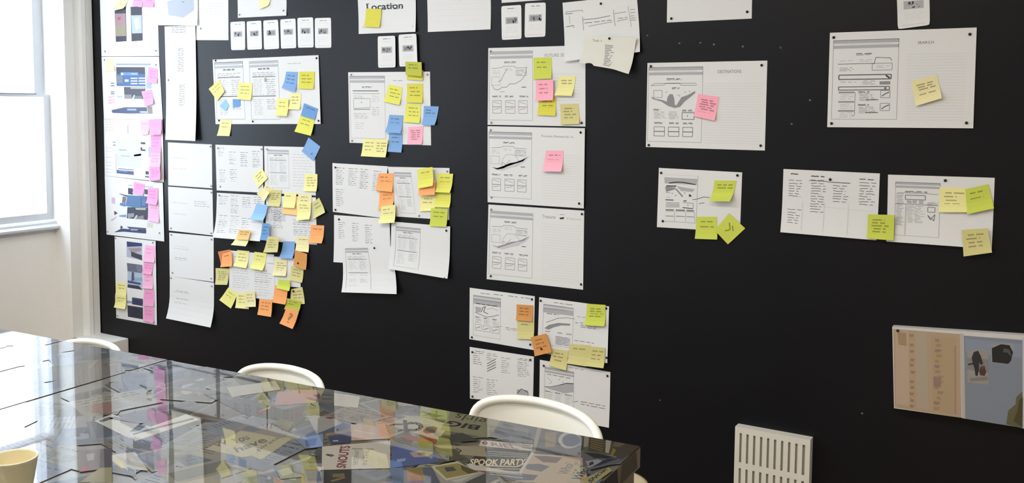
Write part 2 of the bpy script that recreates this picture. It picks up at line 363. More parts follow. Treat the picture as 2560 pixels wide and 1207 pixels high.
    if kind == 'list':
        ttl(.35, .17, .63); S.seg(g(.08, .235), g(.82, .235), w_*2, K2); S.seg(g(.08, .28), g(.85, .28), w_, K3)
        par(.1, .32, .4, 2, .03, K3); par(.62, .32, .85, 4, .03); S.line([g(.1, .36), g(.58, .36), g(.58, .50), g(.1, .52), g(.1, .36)], w_, K3); S.line([g(.32, .42), g(.34, .42)], .005, K2)
        S.seg(g(.1, .535), g(.58, .53), w_*2, K3); par(.1, .6, .55, 4, .025, K3); par(.62, .50, .86, 5, .03, K3); par(.12, .75, .4, 4, .03)
    if kind == 'form':
        ttl(.36, .175, .6)
        S.line([g(.08, .30), g(.64, .30), g(.66, .225), g(.88, .235), g(.9, .27)], w_, K2); par(.1, .26, .35, 1, .02); par(.4, .25, .62, 2)
        par(.1, .35, .34, 3, .018, K3); S.line([g(.61, .30), g(.91, .30), g(.91, .385), g(.61, .385), g(.61, .30)], w_, K3); par(.66, .33, .88, 2, .02)
        S.line([g(.1, .44), g(.9, .44), g(.9, .495), g(.1, .495), g(.1, .44)], w_*1.8, K2); S.line([g(.82, .45), g(.88, .485)], w_*2.5, K1)
        par(.12, .53, .42, 1, .02, K3); par(.46, .52, .68, 3, .018, K3); rc(.73, .525, .89, .565, K3)
        S.line([g(.1, .59), g(.88, .59), g(.88, .63), g(.1, .63), g(.1, .59)], w_*1.5, K2); S.line([g(.81, .62), g(.825, .60)], .006, K2)
        for bb in (.66, .78, .895): S.seg(g(.1, bb), g(.35, bb), w_*2.6, K3)
        for bb in (.69, .81, .92): par(.12, bb, .32, 3, .026)
        S.line([g(.36, .66), g(.36, .95), g(.32, .965)], w_, K3)
        for bb in (.655, .815): ttl(.41, bb, .58); par(.41, bb+.035, .66, 5, .018, K3); S.seg(g(.53, bb+.10), g(.72, bb+.10), w_*1.4, K2)
        for bb in (.64, .80): S.line([g(.75, bb), g(.89, bb), g(.89, bb+.09), g(.75, bb+.09), g(.75, bb)], w_, K3); S.line([g(.77, bb+.07), g(.82, bb+.04), g(.88, bb+.02)], .003, K2)
    if kind == 'dense':
        ttl(.22, .17, .72); S.line([g(.05, .2), g(.2, .2), g(.72, .2), g(.96, .21)], w_, K3)
        par(.02, .22, .2, 22, .028, K2); S.line([g(.23, .24), g(.68, .24), g(.68, .32), g(.23, .32), g(.23, .24)], w_*1.3, K2)
        for a in (.25, .38, .52): par(a, .34, a+.12, 4, .016, K2)
        S.seg(g(.0, .41), g(.96, .41), w_*1.4, K3); par(.25, .44, .66, 9, .024, K3); par(.72, .36, .96, 4, .018, K3)
        S.line([g(.74, .45), g(.9, .45), g(.9, .54), g(.74, .54), g(.74, .45)], w_*1.2, K2); S.line([g(.74, .6), g(.8, .68), g(.9, .58), g(.88, .7), g(.74, .6)], w_*1.4, K2); S.line([g(.24, .4), g(.24, 1)], w_, K4)
        par(.28, .66, .62, 5, .022, K3)
    if kind == 'page':
        ttl(.3, .13, .7); par(.08, .2, .88, 3, .03, K3); S.seg(g(.08, .27), g(.9, .27), w_*1.5, K3)
        par(.1, .32, .45, 8, .035, K4); par(.55, .32, .88, 8, .035, K3); S.seg(g(.08, .60), g(.88, .60), w_*1.5, K2); par(.1, .66, .44, 9, .032, K4); par(.55, .66, .88, 6, .032, K3)
    if kind == 'sketch':   # dark banner, hill drawing, 3 x 2 boxes
        rc(.0, .10, 1, .21, K4); S.words(*g(.1, .20), .8*(u1-u0), .01, K2, w_*1.8)
        S.line([g(.06, .42), g(.2, .45), g(.5, .5), g(.72, .46), g(.94, .40)], w_*2, K3); S.line([g(.3, .4), g(.35, .28), g(.45, .25), g(.38, .38), g(.55, .42)], w_*2, K2)
        S.poly([g(.06, .28), g(.3, .28), g(.28, .4), g(.1, .43)], K4); S.line([g(.5, .3), g(.7, .26), g(.9, .3)], w_, K3)
        for a in (.07, .38, .7): ttl(a, .53, a+.2); par(a, .58, a+.25, 4, .03, K3); S.line([g(a, .72), g(a+.25, .71), g(a+.25, .86), g(a, .87), g(a, .72)], w_, K3); S.line([g(a+.03, .82), g(a+.2, .76)], w_*2, K3)
    if kind == 'sketch2':
        rc(.0, .10, 1, .2, K4); S.words(*g(.12, .22), .4*(u1-u0), .01, K2, w_*1.8)
        S.poly([g(.05, .6), g(.2, .5), g(.5, .42), g(.9, .4), g(.9, .45), g(.62, .47), g(.35, .55), g(.2, .62)], K3); S.line([g(.1, .45), g(.3, .38), g(.5, .3), g(.8, .26), g(1.05, .27)], w_*1.6, K3)
        for a in (.08, .5, .78): ttl(a, .66, a+.18, K3)
        rc(.42, .75, .92, .97, K5); par(.45, .77, .9, 6, .035, K3)
    if kind == 'graph':
        S.words(*g(.08, .14), .85*(u1-u0), .01, K2, w_*1.5); S.poly([g(0, .42), g(.2, .40), g(.5, .33), g(.75, .26), g(1, .24), g(1, .42), g(.7, .48), g(.2, .45)], K4); S.line([g(0, .42), g(.2, .40), g(.5, .33), g(.75, .26), g(1, .24)], w_*2, K2)
        S.line([g(.1, .2), g(.25, .3), g(.15, .34)], w_, K3); S.line([g(.5, .2), g(.52, .215)], .004, K3); S.line([g(.62, .25), g(.64, .26)], .004, K3)
        for a in (.02, .36, .7): ttl(a, .5, a+.26); par(a, .56, a+.26, 9, .04, K3)
def ruled(S, u0, u1, v0, v1, n, m=K5):
    for i in range(n): v = v0+(v1-v0)*i/(n-1); S.seg((u0, v), (u1, v), .0007, m)
def columns(S, cols, m=K3, head=True):
    """small pencil storyboards: (u, v, width, rows)"""
    for (u, v, w_, rows) in cols:
        if head: S.words(u, v-.05, w_, .006, K2, .0018)
        for i in range(rows): S.words(u+random.uniform(0, .008), v+i*.04, w_*random.uniform(.65, 1), .013, random.choice((m, K2, m)), .0019)
def card(S, m2=None):
    S.words(.3, .09, .42, .004, K2, .0022); S.words(.22, .17, .56, .002, K5, .001); cx = random.uniform(.46, .54)
    S.rect(.2, .34, .82, .54, K4); S.rect(.27, .38, .74, .51, K3, .00002)
    for k in range(7): x = cx+random.uniform(-.26, .2); y = .43+random.uniform(-.07, .05); d = random.uniform(.03, .08); S.poly([(x, y), (x+d, y-.02), (x+d*1.2, y+.05), (x+d*.2, y+.06)], random.choice((K1, K2, K2, K3)), .00005)
    for i in range(4): S.words(.2, .63+i*.05, .6, .002, K5, .0009)
    S.seg((.12, .93), (.88, .93), .001, K4)

SH = []
def sheet(reg, q, label, draw=None, m=None, name='paper_sheet', cat='paper', curl=0, pins=(), clear=False, group='sheets pinned to the black wall', **kw):
    S = Sheet(reg, q, m or PAPER, curl, **kw)
    if draw: draw(S)
    S.done(name, label, cat, group)
    for reg2, pts in pins: S.pins(reg2, pts, not clear)
    return S

# ---- far left column: posters with colour prints
def posterA1(S):
    for (q, top, bot, c) in (((823,55,905,52,910,303,833,306), 100, 265, (176,140,150)), ((938,52,1020,52,1025,303,945,306), 115, 248, (196,208,228))):
        S.Q('Z1', [(q[0],q[1]),(q[2],q[3]),(q[4],q[5]),(q[6],q[7])], ink((40,42,58)))
        a = q[0]+4; b_ = q[2]-2; S.Q('Z1', [(a, top), (b_, top), (b_+3, bot), (a+6, bot)], ink(c), .00006)
    S.Q('Z1', [(830,190),(903,180),(906,262),(838,264)], ink((170,155,125)), .0001); S.Q('Z1', [(845,128),(868,125),(866,146),(848,148)], ink((200,70,80)), .0001)
    S.Q('Z1', [(960,140),(1000,135),(1010,210),(975,225)], ink((226,236,246)), .0001)
sheet('Z1', [716,-90,1128,-95,1143,403,730,405], 'white poster with two printed smartphones, topmost at the far left by the window', posterA1, name='poster', cat='poster', group='posters in the far left column', pins=[('Z1', [(757,370),(1120,383)])], clear=True)
def posterA2(S):
    R = lambda *a, o=0: S.R('P1', *a[:4], ink(a[4]), o)
    R(290,165,905,200,(225,230,240)); R(290,205,905,240,(168,176,200)); R(290,268,805,450,(62,66,90)); R(290,390,805,620,(78,112,170), o=.00005)
    R(290,420,405,560,(130,138,150), o=.0001); R(370,362,680,420,(105,155,210), o=.0001); R(375,370,420,415,(225,232,245), o=.00015); R(550,380,665,405,(165,205,240), o=.00015)
    for y in (460,508,555): R(545,y,665,y+26,(222,230,244), o=.00015); R(685,y,805,y+26,(222,230,244), o=.00015)
    R(440,490,510,535,(220,235,248), o=.00015); R(425,625,805,850,(76,78,92)); R(540,632,790,668,(196,188,178), o=.0001); R(430,760,560,840,(150,150,155), o=.0001); R(600,790,740,845,(130,130,135), o=.0001)
    S.Q('P1', [(560,845),(600,770),(620,775),(595,850)], ink((222,226,235)), .00015)
    R(810,245,850,640,(202,218,240)); R(815,565,915,665,(180,205,235), o=.00005)
    for y in (545,590,700,735): R(195,y,260,y+22,(120,135,160))
    S.Q('P1', [(205,1035),(430,990),(820,1000),(830,1110),(500,1105),(225,1085)], ink((82,92,130))); R(480,1015,640,1055,(170,190,225), o=.0001); R(700,1068,835,1100,(222,230,245), o=.0001); R(830,990,920,1120,(160,155,140), o=.00005)
    for y in (795,850,895): S.Q('P1', [(150,y),(265,y-18),(280,y+10),(155,y+30)], ink((245,205,225)), .00002)
    S.R('P1', 310,780,400,815, ink((190,205,235)))
sheet('X', [254.5,142,398.2,142,407.5,300,260.5,297], 'poster with a blue and navy web page print, below the smartphone poster', posterA2, name='poster', cat='poster', group='posters in the far left column', pins=[('P1', [(88,140),(995,232)])], clear=True)
def posterA3(S):
    R = lambda *a, o=0: S.R('P2', *a[:4], ink(a[4]), o)
    for y in (80,118,160,205,240,275): S.words(*S.P('P2', 110, y), .16, .006, ink((235,175,200)), .002)
    for y in (595,655,770,865,925,995,1050): S.words(*S.P('P2', 120, y), .12, .006, ink((235,180,205)), .002)
    for y in (80,135,190): S.words(*S.P('P2', 385, y), .12, .006, ink((240,205,220)), .002)
    R(320,380,780,960,(238,240,244)); S.words(*S.P('P2', 370, 630), .14, .004, K3, .002); R(400,735,575,752,(135,145,165), o=.0001); R(335,420,560,490,(244,236,215), o=.00005)
    R(525,165,545,325,(185,188,192)); R(345,975,640,1005,(60,68,92), o=.0001); R(325,1005,640,1090,(76,94,146), o=.0001); R(360,1012,520,1045,(110,150,205), o=.00015)
    R(775,480,860,520,(62,66,72)); R(770,575,800,640,(60,62,70)); R(800,612,862,645,(58,62,80)); S.Q('P2', [(640,715),(790,690),(785,730),(650,745)], ink((205,212,222)))
    R(915,560,960,755,(188,208,238)); R(858,1010,920,1075,(62,66,74)); R(850,1095,925,1130,(110,115,120)); R(245,480,300,505,(170,180,195)); R(250,535,305,552,(90,110,140)); R(305,700,322,1080,(190,192,200))
sheet('X', [260.6,297.5,407.5,300.5,411,455,263,439], 'poster with a pale page print and pink handwriting, third in the far left column', posterA3, name='poster', cat='poster', group='posters in the far left column')
def posterA4(S):
    R = lambda *a, o=0: S.R('P3', *a[:4], ink(a[4]), o); Q = lambda p, c, o=0: S.Q('P3', p, ink(c), o)
    R(480,268,565,385,(52,56,80)); R(755,290,815,385,(70,72,92)); R(480,210,560,240,(205,215,228)); Q([(755,235),(905,240),(905,262),(765,258)], (200,212,235))
    Q([(330,360),(470,395),(465,420),(345,375)], (60,60,70)); Q([(390,410),(455,420),(440,520),(380,515)], (150,125,130)); Q([(350,520),(440,520),(440,590),(340,560)], (105,150,205))
    Q([(470,390),(810,415),(820,612),(560,600),(440,575)], (94,138,188), .00006); Q([(690,440),(820,440),(820,610),(690,600)], (86,104,158), .0001); Q([(715,450),(775,460),(770,585),(712,575)], (96,140,192), .00014)
    Q([(470,595),(820,615),(815,825),(460,785)], (66,70,90)); Q([(600,612),(780,620),(775,650),(620,642)], (222,212,196), .0001); Q([(475,705),(580,700),(585,760),(480,790)], (170,172,178), .0001); Q([(620,770),(740,740),(750,815),(610,805)], (150,150,155), .0001)
    Q([(575,800),(620,735),(645,740),(610,808)], (226,230,238), .00014); Q([(250,650),(310,695),(250,725)], (78,88,110)); Q([(335,730),(450,720),(450,770),(335,755)], (150,178,215)); Q([(360,900),(400,940),(350,960)], (90,60,70))
    Q([(245,1015),(370,955),(790,1010),(785,1060),(400,1010)], (60,76,122)); Q([(460,925),(785,965),(785,1010),(520,985)], (90,96,120)); Q([(520,965),(660,980),(640,1000),(530,995)], (170,195,230), .0001)
    R(850,825,930,860,(95,100,115)); Q([(190,800),(255,765),(310,735),(250,800),(205,830)], (246,208,228)); Q([(205,425),(265,430),(265,540),(205,520)], (246,208,228)); Q([(805,870),(905,885),(895,965),(800,950)], (248,240,225))
sheet('P3', [88,62,1062,180,1087,1162,120,1045], 'poster with a bright blue web page print, fourth in the far left column', posterA4, name='poster', cat='poster', group='posters in the far left column', pins=[('P3', [(140,998),(1010,1055)])], clear=True)
def posterA5(S):
    Q = lambda p, c, o=0: S.Q('P4', p, ink(c), o)
    Q([(228,68),(430,92),(432,318),(228,270)], (205,212,230)); Q([(228,68),(430,92),(432,130),(235,140)], (52,68,118), .00006); Q([(245,160),(415,150),(425,190),(300,225)], (186,165,178), .00006); Q([(285,200),(430,250),(432,318),(290,265)], (72,74,86), .0001)
    Q([(232,350),(435,378),(437,485),(240,458)], (116,120,142)); Q([(345,375),(432,380),(432,470),(370,465)], (138,142,165), .00006); Q([(240,458),(437,485),(437,705),(240,672)], (205,222,240)); Q([(295,470),(325,470),(330,580),(290,590)], (88,98,145), .00006); Q([(330,540),(437,545),(437,590),(330,590)], (170,196,232), .00006)
    Q([(243,578),(415,612),(410,640),(243,610)], (66,92,150), .00006); Q([(243,630),(390,650),(437,705),(240,672)], (66,66,84), .0001); Q([(300,800),(443,822),(443,918),(300,892)], (66,76,110)); Q([(240,905),(443,935),(443,1090),(245,1055)], (50,54,80))
    Q([(230,845),(300,850),(300,880),(235,878)], (178,185,200))
    for k in range(5): S.words(*S.P('P4', 320, 835+k*14), .2, .004, K3, .0012); S.words(*S.P('P4', 290, 950+k*22), .22, .004, K2, .0012)
sheet('P4', [70,3,608,64,625,1166,92,1070], 'tall poster with a strip of dark photos, lowest in the far left column', posterA5, name='poster', cat='poster', group='posters in the far left column', pins=[('P4', [(85,25),(572,82),(110,1042),(590,1118)])], clear=True)

# ---- second column
def sheetB0(S):
    Q = lambda p, c, o=0: S.Q('Z1', p, ink(c), o)
    Q([(1205,10),(1300,-10),(1395,-10),(1395,75),(1320,130),(1215,110)], (205,212,225)); Q([(1270,40),(1300,10),(1330,20),(1325,75),(1285,90)], (228,234,242), .00006); Q([(1300,10),(1325,15),(1328,50),(1315,50)], (140,150,180), .0001)
C0 = sheet('Z3', [322,-90,573,-90,575,337,300,336], 'pale sheet with faint text hanging behind the left end of the card row', lambda S: S.para(.12, .28, .7, 5, .05, K5, .006, .0015), pins=[('Z3', [(340,240)])], clear=True)
def longB1(S):
    for (x, y0, y1) in ((1290,350,520),(1300,610,760),(1245,200,235)):
        y = y0
        while y < y1: S.words(*S.P('Z1', x-10, y), .18 if x > 1250 else .45, .010, K3, .003); y += 16
    for y in (330,480,540,595,800): S.words(*S.P('Z1', 1225, y), .14, .004, K5, .002)
sheet('Z1', [1184,190,1408,182,1428,1012,1204,1003], 'long white roll of paper hanging beside the far left posters, lower corner curled', longB1, m=CREAM, name='paper_roll', curl=.012, side=.008, n=12, pins=[('Z1', [(1212,575)])], clear=True)
sheet('Z1', [1135,-70,1425,-70,1427,186,1130,182], 'white sheet with a faint grey photo at the top edge, above the long paper roll', sheetB0, curl=.004)
def faint(k):
    def f(S):
        S.words(.1, .35, .35, .003, K4, .0018); S.words(.12, .6, .3, .003, K4, .0018)
        if k == 1: S.para(.58, .28, .35, 3, .05, K3, .012, .002)
        if k == 3: S.words(.15, .32, .28, .004, K3, .0022); S.words(.15, .5, .3, .004, K3, .0022); S.words(.3, .68, .5, .003, K4, .002)
        if k == 2: S.words(.1, .3, .3, .003, K5, .0018); S.words(.12, .56, .28, .004, K3, .0022)
    return f
sheet('X', [420,355.7,530,361,531,470.5,421,463], 'nearly blank white sheet directly below the long paper roll', faint(0), pins=[('X', [(527,366),(528,466)])], clear=True)
sheet('X', [420.5,466.3,531.5,474.6,533.6,588.5,422.5,576], 'white sheet with a small note of handwriting at upper right, second below the paper roll', faint(1), pins=[('Z2', [(1033,410),(1275,440),(1277,195)])], clear=True)
sheet('X', [423.4,581,534.4,591.4,534.4,704.5,424.6,690], 'nearly blank white sheet, third below the paper roll', faint(2), pins=[('Z2', [(1035,450),(1278,478),(1042,678),(1277,713)])], clear=True)
sheet('X', [425.4,690,535.6,706.5,535.6,816,424.6,793.5], 'white sheet with three short lines and a curled lower edge, last below the paper roll', faint(3), curl=.022, pins=[('Z2', [(1035,710),(1280,760)])], clear=True)

# ---- third column
sheet('Z3', [647,-90,1060,-100,1063,131,657,150], 'pale sheet cut by the top of the photo, above the row of six cards', None, curl=.003, pins=[('Z3', [(670,125),(1043,103)])], clear=True)
cards = [([590,185,713,178,715,418,597,420], 'leftmost'), ([727,180,850,172,856,412,733,417], 'second from the left'), ([866,172,990,165,1000,408,873,415], 'third from the left'), ([1008,163,1137,155,1143,402,1015,408], 'fourth from the left'), ([1152,150,1284,145,1289,397,1157,400], 'fifth from the left, darkest photo'), ([1298,152,1434,148,1437,400,1300,402], 'rightmost')]
for q, w_ in cards:
    sheet('Z3', q, 'small rounded photo card, %s in the row of six' % w_, card, CARD, 'photo_card', 'card', rnd=.006, n=10, thick=.0006, group='photo cards pinned on the wall')
def sheetD(S):
    def g(x0, y0, x1, y1): a = S.P('Z3', x0, y0); b = S.P('Z3', x1, y1); return a[0], a[1], b[0], b[1]
    wire(S, *g(458,525,715,1000), 'page'); wire(S, *g(748,515,1010,1005), 'page'); p = S.P('Z3', 1070, 535); S.words(p[0], p[1], .12, .005, K3, .0018)
    p = S.P('Z3', 875, 655); S.rect(p[0], p[1], p[0]+.025, p[1]+.06, ink((196,182,165)), .00005)
sheet('Z3', [442,500,1332,462,1355,1038,467,1040], 'wide white sheet with two page sketches, under the row of six cards', sheetD, side=.006, pins=[('Z3', [(468,508),(1316,488),(497,1010),(780,1020),(1338,1020)])])
def sheetE1(S):
    columns(S, [(.05, .12, .15, 4), (.29, .2, .14, 6), (.53, .2, .16, 7), (.78, .17, .16, 8), (.07, .6, .15, 6), (.30, .58, .15, 6)], K4)
sheet('Z4', [180,100,730,117,735,657,195,630], 'white sheet of small pencil columns, left of the blue diamond note', sheetE1, pins=[('Z4', [(210,140),(718,152),(238,585)])], clear=True)
sheet('Z4', [745,117,1335,130,1345,690,755,657], 'white sheet with a page sketch, under the blue diamond note', lambda S: (wire(S, .07, .08, .49, .88, 'page'), S.para(.56, .16, .4, 12, .06, K4, .006, .0015)), pins=[('Z4', [(780,152)])], clear=True)
sheet('Z4', [198,657,755,690,728,1216,182,1172], 'white sheet of small pencil columns with curled lower edge, above the orange note', lambda S: columns(S, [(.05, .12, .2, 4), (.3, .1, .18, 9), (.54, .12, .2, 5), (.06, .55, .18, 9), (.31, .55, .2, 9), (.55, .58, .18, 5), (.78, .1, .18, 3)], K4), curl=.018, pins=[('Z4', [(225,685)])], clear=True)
F2 = sheet('Z4', [770,690,1345,712,1358,1262,760,1215], 'white sheet covered in pencil boxes and handwriting, behind the cream notes', lambda S: (columns(S, [(.05, .2, .1, 5), (.15, .25, .2, 12), (.5, .25, .4, 3), (.55, .55, .4, 2), (.55, .7, .42, 4)], K3), S.rect(.1, .3, .4, .55, K5)))
sheet('Z5', [645,335,1085,372,1085,682,645,655], 'small white sheet at the right of the lowest note cluster', None)
sheet('Z5', [325,283,800,328,812,822,312,765], 'white sheet with typed paragraphs in the middle of the lowest note cluster', lambda S: (S.para(.08, .33, .36, 4, .05, K4, .006, .0018), S.para(.08, .55, .38, 6, .05, K4, .006, .0018), S.para(.56, .38, .38, 6, .05, K3, .006, .0018), S.para(.56, .62, .38, 6, .06, K4, .006, .0018), S.seg((.1, .13), (.3, .13), .002, K3), S.seg((.85, .2), (1, .2), .002, K3)))

# ---- fourth column
def location(S):
    q = [(290,30),(570,24),(572,74),(296,82)]; S.text('Location', [S.P('Z6', *p) for p in q], ink((32,32,36)), .022)
    for (x, y, l) in ((290,32,22),(290,80,50),(395,79,14),(424,78,12),(498,76,20),(520,75,14),(556,74,14),(484,47,12),(518,47,10)):
        S.R('Z6', x, y-3, x+l, y+2, ink((32,32,36)))
    S.R('Z6', 268, 198, 272, 216, K3); S.R('Z6', 652, 214, 656, 230, K3)
sheet('Z6', [220,-120,662,-125,670,241,238,257], 'white sheet with the printed word Location, cut by the top of the photo', location, curl=.005, side=.004)
for q, w_ in (([383,275,515,270,518,508,386,512], 'left'), ([543,263,677,255,686,498,549,503], 'right')):
    sheet('Z6', q, 'small rounded photo card, %s one of the pair under the Location sheet' % w_, card, CARD, 'photo_card', 'card', rnd=.006, n=10, thick=.0006, group='photo cards pinned on the wall')
def gH(S, reg, x0, y0, x1, y1): a = S.P(reg, x0, y0); b = S.P(reg, x1, y1); return a[0], a[1], b[0], b[1]
sheet('Z6', [153,545,770,540,778,1096,163,1076], 'white sheet with a page sketch, under the pair of photo cards', lambda S: (wire(S, *gH(S, 'Z6', 165,575,435,1050), 'list'), S.words(.56, .12, .12, .005, K3, .002)), pins=[('Z6', [(177,563),(752,562),(183,1060)])], clear=True)
sheet('Z7', [108,60,585,88,530,532,112,480], 'white sheet of pencil columns left of the stacked orange notes', lambda S: columns(S, [(.06, .14, .17, 8), (.30, .14, .17, 8), (.52, .14, .16, 9), (.76, .16, .14, 9), (.06, .58, .17, 8)], K3), pins=[('Z7', [(135,98),(138,462)])])
sheet('Z7', [585,92,1118,103,1115,551,660,520], 'white sheet with a page sketch behind the cluster of lime notes', lambda S: wire(S, *gH(S, 'Z7', 640,140,850,495), 'page'), pins=[('Z7', [(890,512),(1103,130)])], clear=True)
sheet('Z7', [122,507,600,540,612,945,122,912], 'white sheet with three pencil columns and curled lower edge, left of the narrow black gap', lambda S: columns(S, [(.08, .2, .12, 8), (.33, .2, .12, 9), (.56, .22, .13, 11)], K3), curl=.004, pins=[('Z7', [(165,545)])])
sheet('Z7', [195,757,608,748,692,1180,218,1165], 'white sheet overlapping two others, bottom of the column under the orange notes', lambda S: wire(S, *gH(S, 'Z7', 225,795,435,1140), 'page'), curl=.02, pins=[('Z7', [(473,790)])])
sheet('Z7', [625,562,1130,605,1123,1050,612,965], 'white sheet with a page sketch at its left half, lower right of the orange notes', lambda S: wire(S, *gH(S, 'Z7', 665,605,862,960), 'page'), curl=.014, pins=[('Z7', [(1097,638),(1090,1023)])])

# ---- fifth column
sheet('Z6', [745,-130,1228,-135,1230,222,757,242], 'faint lilac sheet cut by the top of the photo, right of the Location sheet', lambda S: (S.seg((.5, .4), (.55, .37), .002, K5), ruled(S, .1, .9, .2, .8, 6, mat('lilac_ink', (216,208,220)))), curl=.003)
sheet('R1', [228,-160,775,-170,772,-12,228,26], 'sheet whose lower edge shows above the two photo cards in the upper centre', None)
for q, w_ in (([225,55,403,43,405,345,230,355], 'left'), ([437,30,622,22,618,325,433,333], 'right')):
    sheet('R1', q, 'rounded photo card, %s one of the two at the upper centre' % w_, card, CARD, 'photo_card', 'card', rnd=.006, n=10, thick=.0006, group='photo cards pinned on the wall')
sheet('R1', [112,427,972,402,972,1123,110,1107], 'topmost of the three large stacked sketch sheets, with colourful notes', lambda S: (wire(S, *gH(S, 'R1', 125,460,500,1070), 'plainmap'), S.tbox('FUTURE SEARCH', *gH(S, 'R1', 612,478,880,500), K3), ruled(S, .62, .95, .35, .8, 12)), side=-.005, pins=[('R1', [(133,455),(142,1087)])], clear=True)
ITEMS[-1].pins('R1', [(932,1092)])
sheet('X', [1221.3,315.2,1464.2,320.4,1461.4,520.5,1221.3,504.9], 'middle of the three large stacked sketch sheets, with one pink note', lambda S: (wire(S, *gH(S, 'R2', 100,55,405,540), 'hill'), S.tbox('Future Rewards in', *gH(S, 'R2', 478,78,705,100), K3), ruled(S, .58, .96, .35, .9, 18)), pins=[('R2', [(758,60),(750,573)])])
ITEMS[-1].pins('R2', [(112,42),(118,525)], False)
sheet('X', [1222,510.8,1460.7,526.4,1457.9,724,1218.9,696.9], 'lowest of the three large stacked sketch sheets, without any note', lambda S: (wire(S, *gH(S, 'R2', 105,622,400,1108), 'hill2'), S.tbox('Treasures', *gH(S, 'R2', 478,650,572,680), K3), S.tbox('Future', *gH(S, 'R2', 655,670,752,692), K4), S.Q('R2', [(600,672),(635,668),(630,682),(605,684)], K1), S.words(*S.P('R2', 602,650), .05, .006, K3), ruled(S, .57, .96, .2, .92, 22)), side=-.006, pins=[('R2', [(762,646),(112,1090),(750,1150)])])
ITEMS[-1].pins('R2', [(112,612)], False)
def skA(S):
    p = S.P('R3', 165, 103); q = S.P('R3', 540, 140); S.line([p, (p[0]+.2, p[1]+.01)], .0001, K3)
    for x, y in ((165,103),(270,112),(385,125),(485,137)): S.words(*S.P('R3', x, y), .14, .006, K2, .0022)
    wire(S, *gH(S, 'R3', 108,118,322,470), 'sketch'); S.line([S.P('R3', 275, 372), S.P('R3', 335, 365)], .0018, K3); S.words(*S.P('R3', 365, 375), .18, .009, K2, .0018); S.words(*S.P('R3', 370, 390), .17, .009, K3, .0018)
sheet('R3', [78,60,595,128,585,555,75,468], 'sketch sheet with one orange note, upper left of four above the large chair', skA, pins=[('R3', [(573,152),(96,453),(563,509)])])
def skB(S):
    S.words(*S.P('R3', 745, 178), .3, .007, K2, .002); wire(S, *gH(S, 'R3', 665,190,890,545), 'sketch2')
    for y in (340,358,374): S.words(*S.P('R3', 955, y), .22, .008, K2, .002)
    S.words(*S.P('R3', 930, 290), .12, .004, K3, .002); S.words(*S.P('R3', 905, 482), .28, .006, K2, .002); S.words(*S.P('R3', 915, 340), .04, .004, K2, .002)
sheet('R3', [630,135,1187,208,1178,655,615,575], 'sketch sheet with a lime note, upper right of four above the large chair', skB, side=.008, pins=[('R3', [(642,163),(1165,223),(1163,622)])])
def skC(S):
    S.words(.09, .06, .14, .006, K2, .0022); S.words(.28, .07, .16, .006, K3, .0022); S.words(.78, .08, .2, .006, K2, .0022); columns(S, [(.05, .15, .16, 5), (.27, .16, .17, 2), (.5, .17, .14, 7), (.75, .16, .19, 8), (.05, .62, .16, 7), (.27, .64, .17, 7)], K3)
    for k in range(4): S.line([(.28, .28+k*.05), (.42, .16+k*.055)], .003, K2)
    S.rect(.75, .72, .92, .83, K4)
    S.line([(.76, .8), (.82, .7), (.92, .76), (.93, .84), (.75, .85)], .0025, K2)
sheet('R3', [78,530,588,607,580,985,80,940], 'sheet of small pencil storyboards, lower left of four above the large chair', skC, pins=[('R3', [(100,571),(561,636),(101,925)])])
def skD(S):
    S.words(*S.P('R3', 860, 690), .22, .004, K3, .002); wire(S, *gH(S, 'R3', 675,690,900,1110), 'graph')
    for k, y in ((0,965),(1,985)): S.words(*S.P('R3', 960, y), .34, .008, K2, .0022, slope=-.0)
    S.line([S.P('R3', 905, 968), S.P('R3', 940, 962)], .002, K2)
sheet('R3', [635,632,1195,730,1187,1170,630,1058], 'sketch sheet with a hill graph, behind the top of the large white chair', skD, curl=.004, pins=[('R3', [(667,679),(1172,760)])])
def plan(S):
    L = lambda pts, m=K2, w_=.0022: S.line([S.P('R1', *p) for p in pts], w_, m)
    L([(795,125),(800,108),(945,92),(950,110)], K3); L([(800,125),(860,120)], K2); L([(830,140),(835,210)], K3, .0016); L([(800,240),(870,228),(870,250)], K3); S.words(*S.P('R1', 805, 238), .09, .006, K2)
    L([(945,150),(950,180),(955,275)], K3); L([(950,178),(1060,172),(1190,148)], K3, .003); L([(1222,95),(1225,180),(1235,245)], K3); S.words(*S.P('R1', 965, 210), .36, .012, K2, .0022); L([(1000,240),(1100,222),(1210,205)], K3)
    L([(1230,130),(1330,115)], K3); S.words(*S.P('R1', 1260, 175), .12, .01, K2, .002); L([(1250,200),(1345,182)], K3); L([(1350,60),(1375,260)], K4); 
    for y in (95,125,155,178,198): S.words(*S.P('R1', 1370, y), .07, .008, K3, .0022)
sheet('R1', [770,25,1428,-45,1470,462,800,548], 'large tilted sheet with a marker pen plan, upper centre of the wall', plan, curl=.014, pins=[('R1', [(1110,35)])])
def task(S):
    S.tbox('Task 1', *gH(S, 'R1', 1055,350,1130,372), K2)
    for k in range(13): S.words(*S.P('R1', 1165, 395+k*13), random.uniform(.1, .2), .005, K3, .0026)
sheet('R1', [985,315,1440,340,1392,660,950,565], 'cream sheet with a torn lower edge, pinned over the large tilted plan', task, CREAM, curl=.02, n=16, torn=[(0,.97),(.1,.98),(.22,.9),(.27,.93),(.33,1.0),(.38,.97),(.5,.965),(.66,.955),(.75,.965),(.9,.99),(1,1.0)], pins=[('R1', [(1203,343)])])

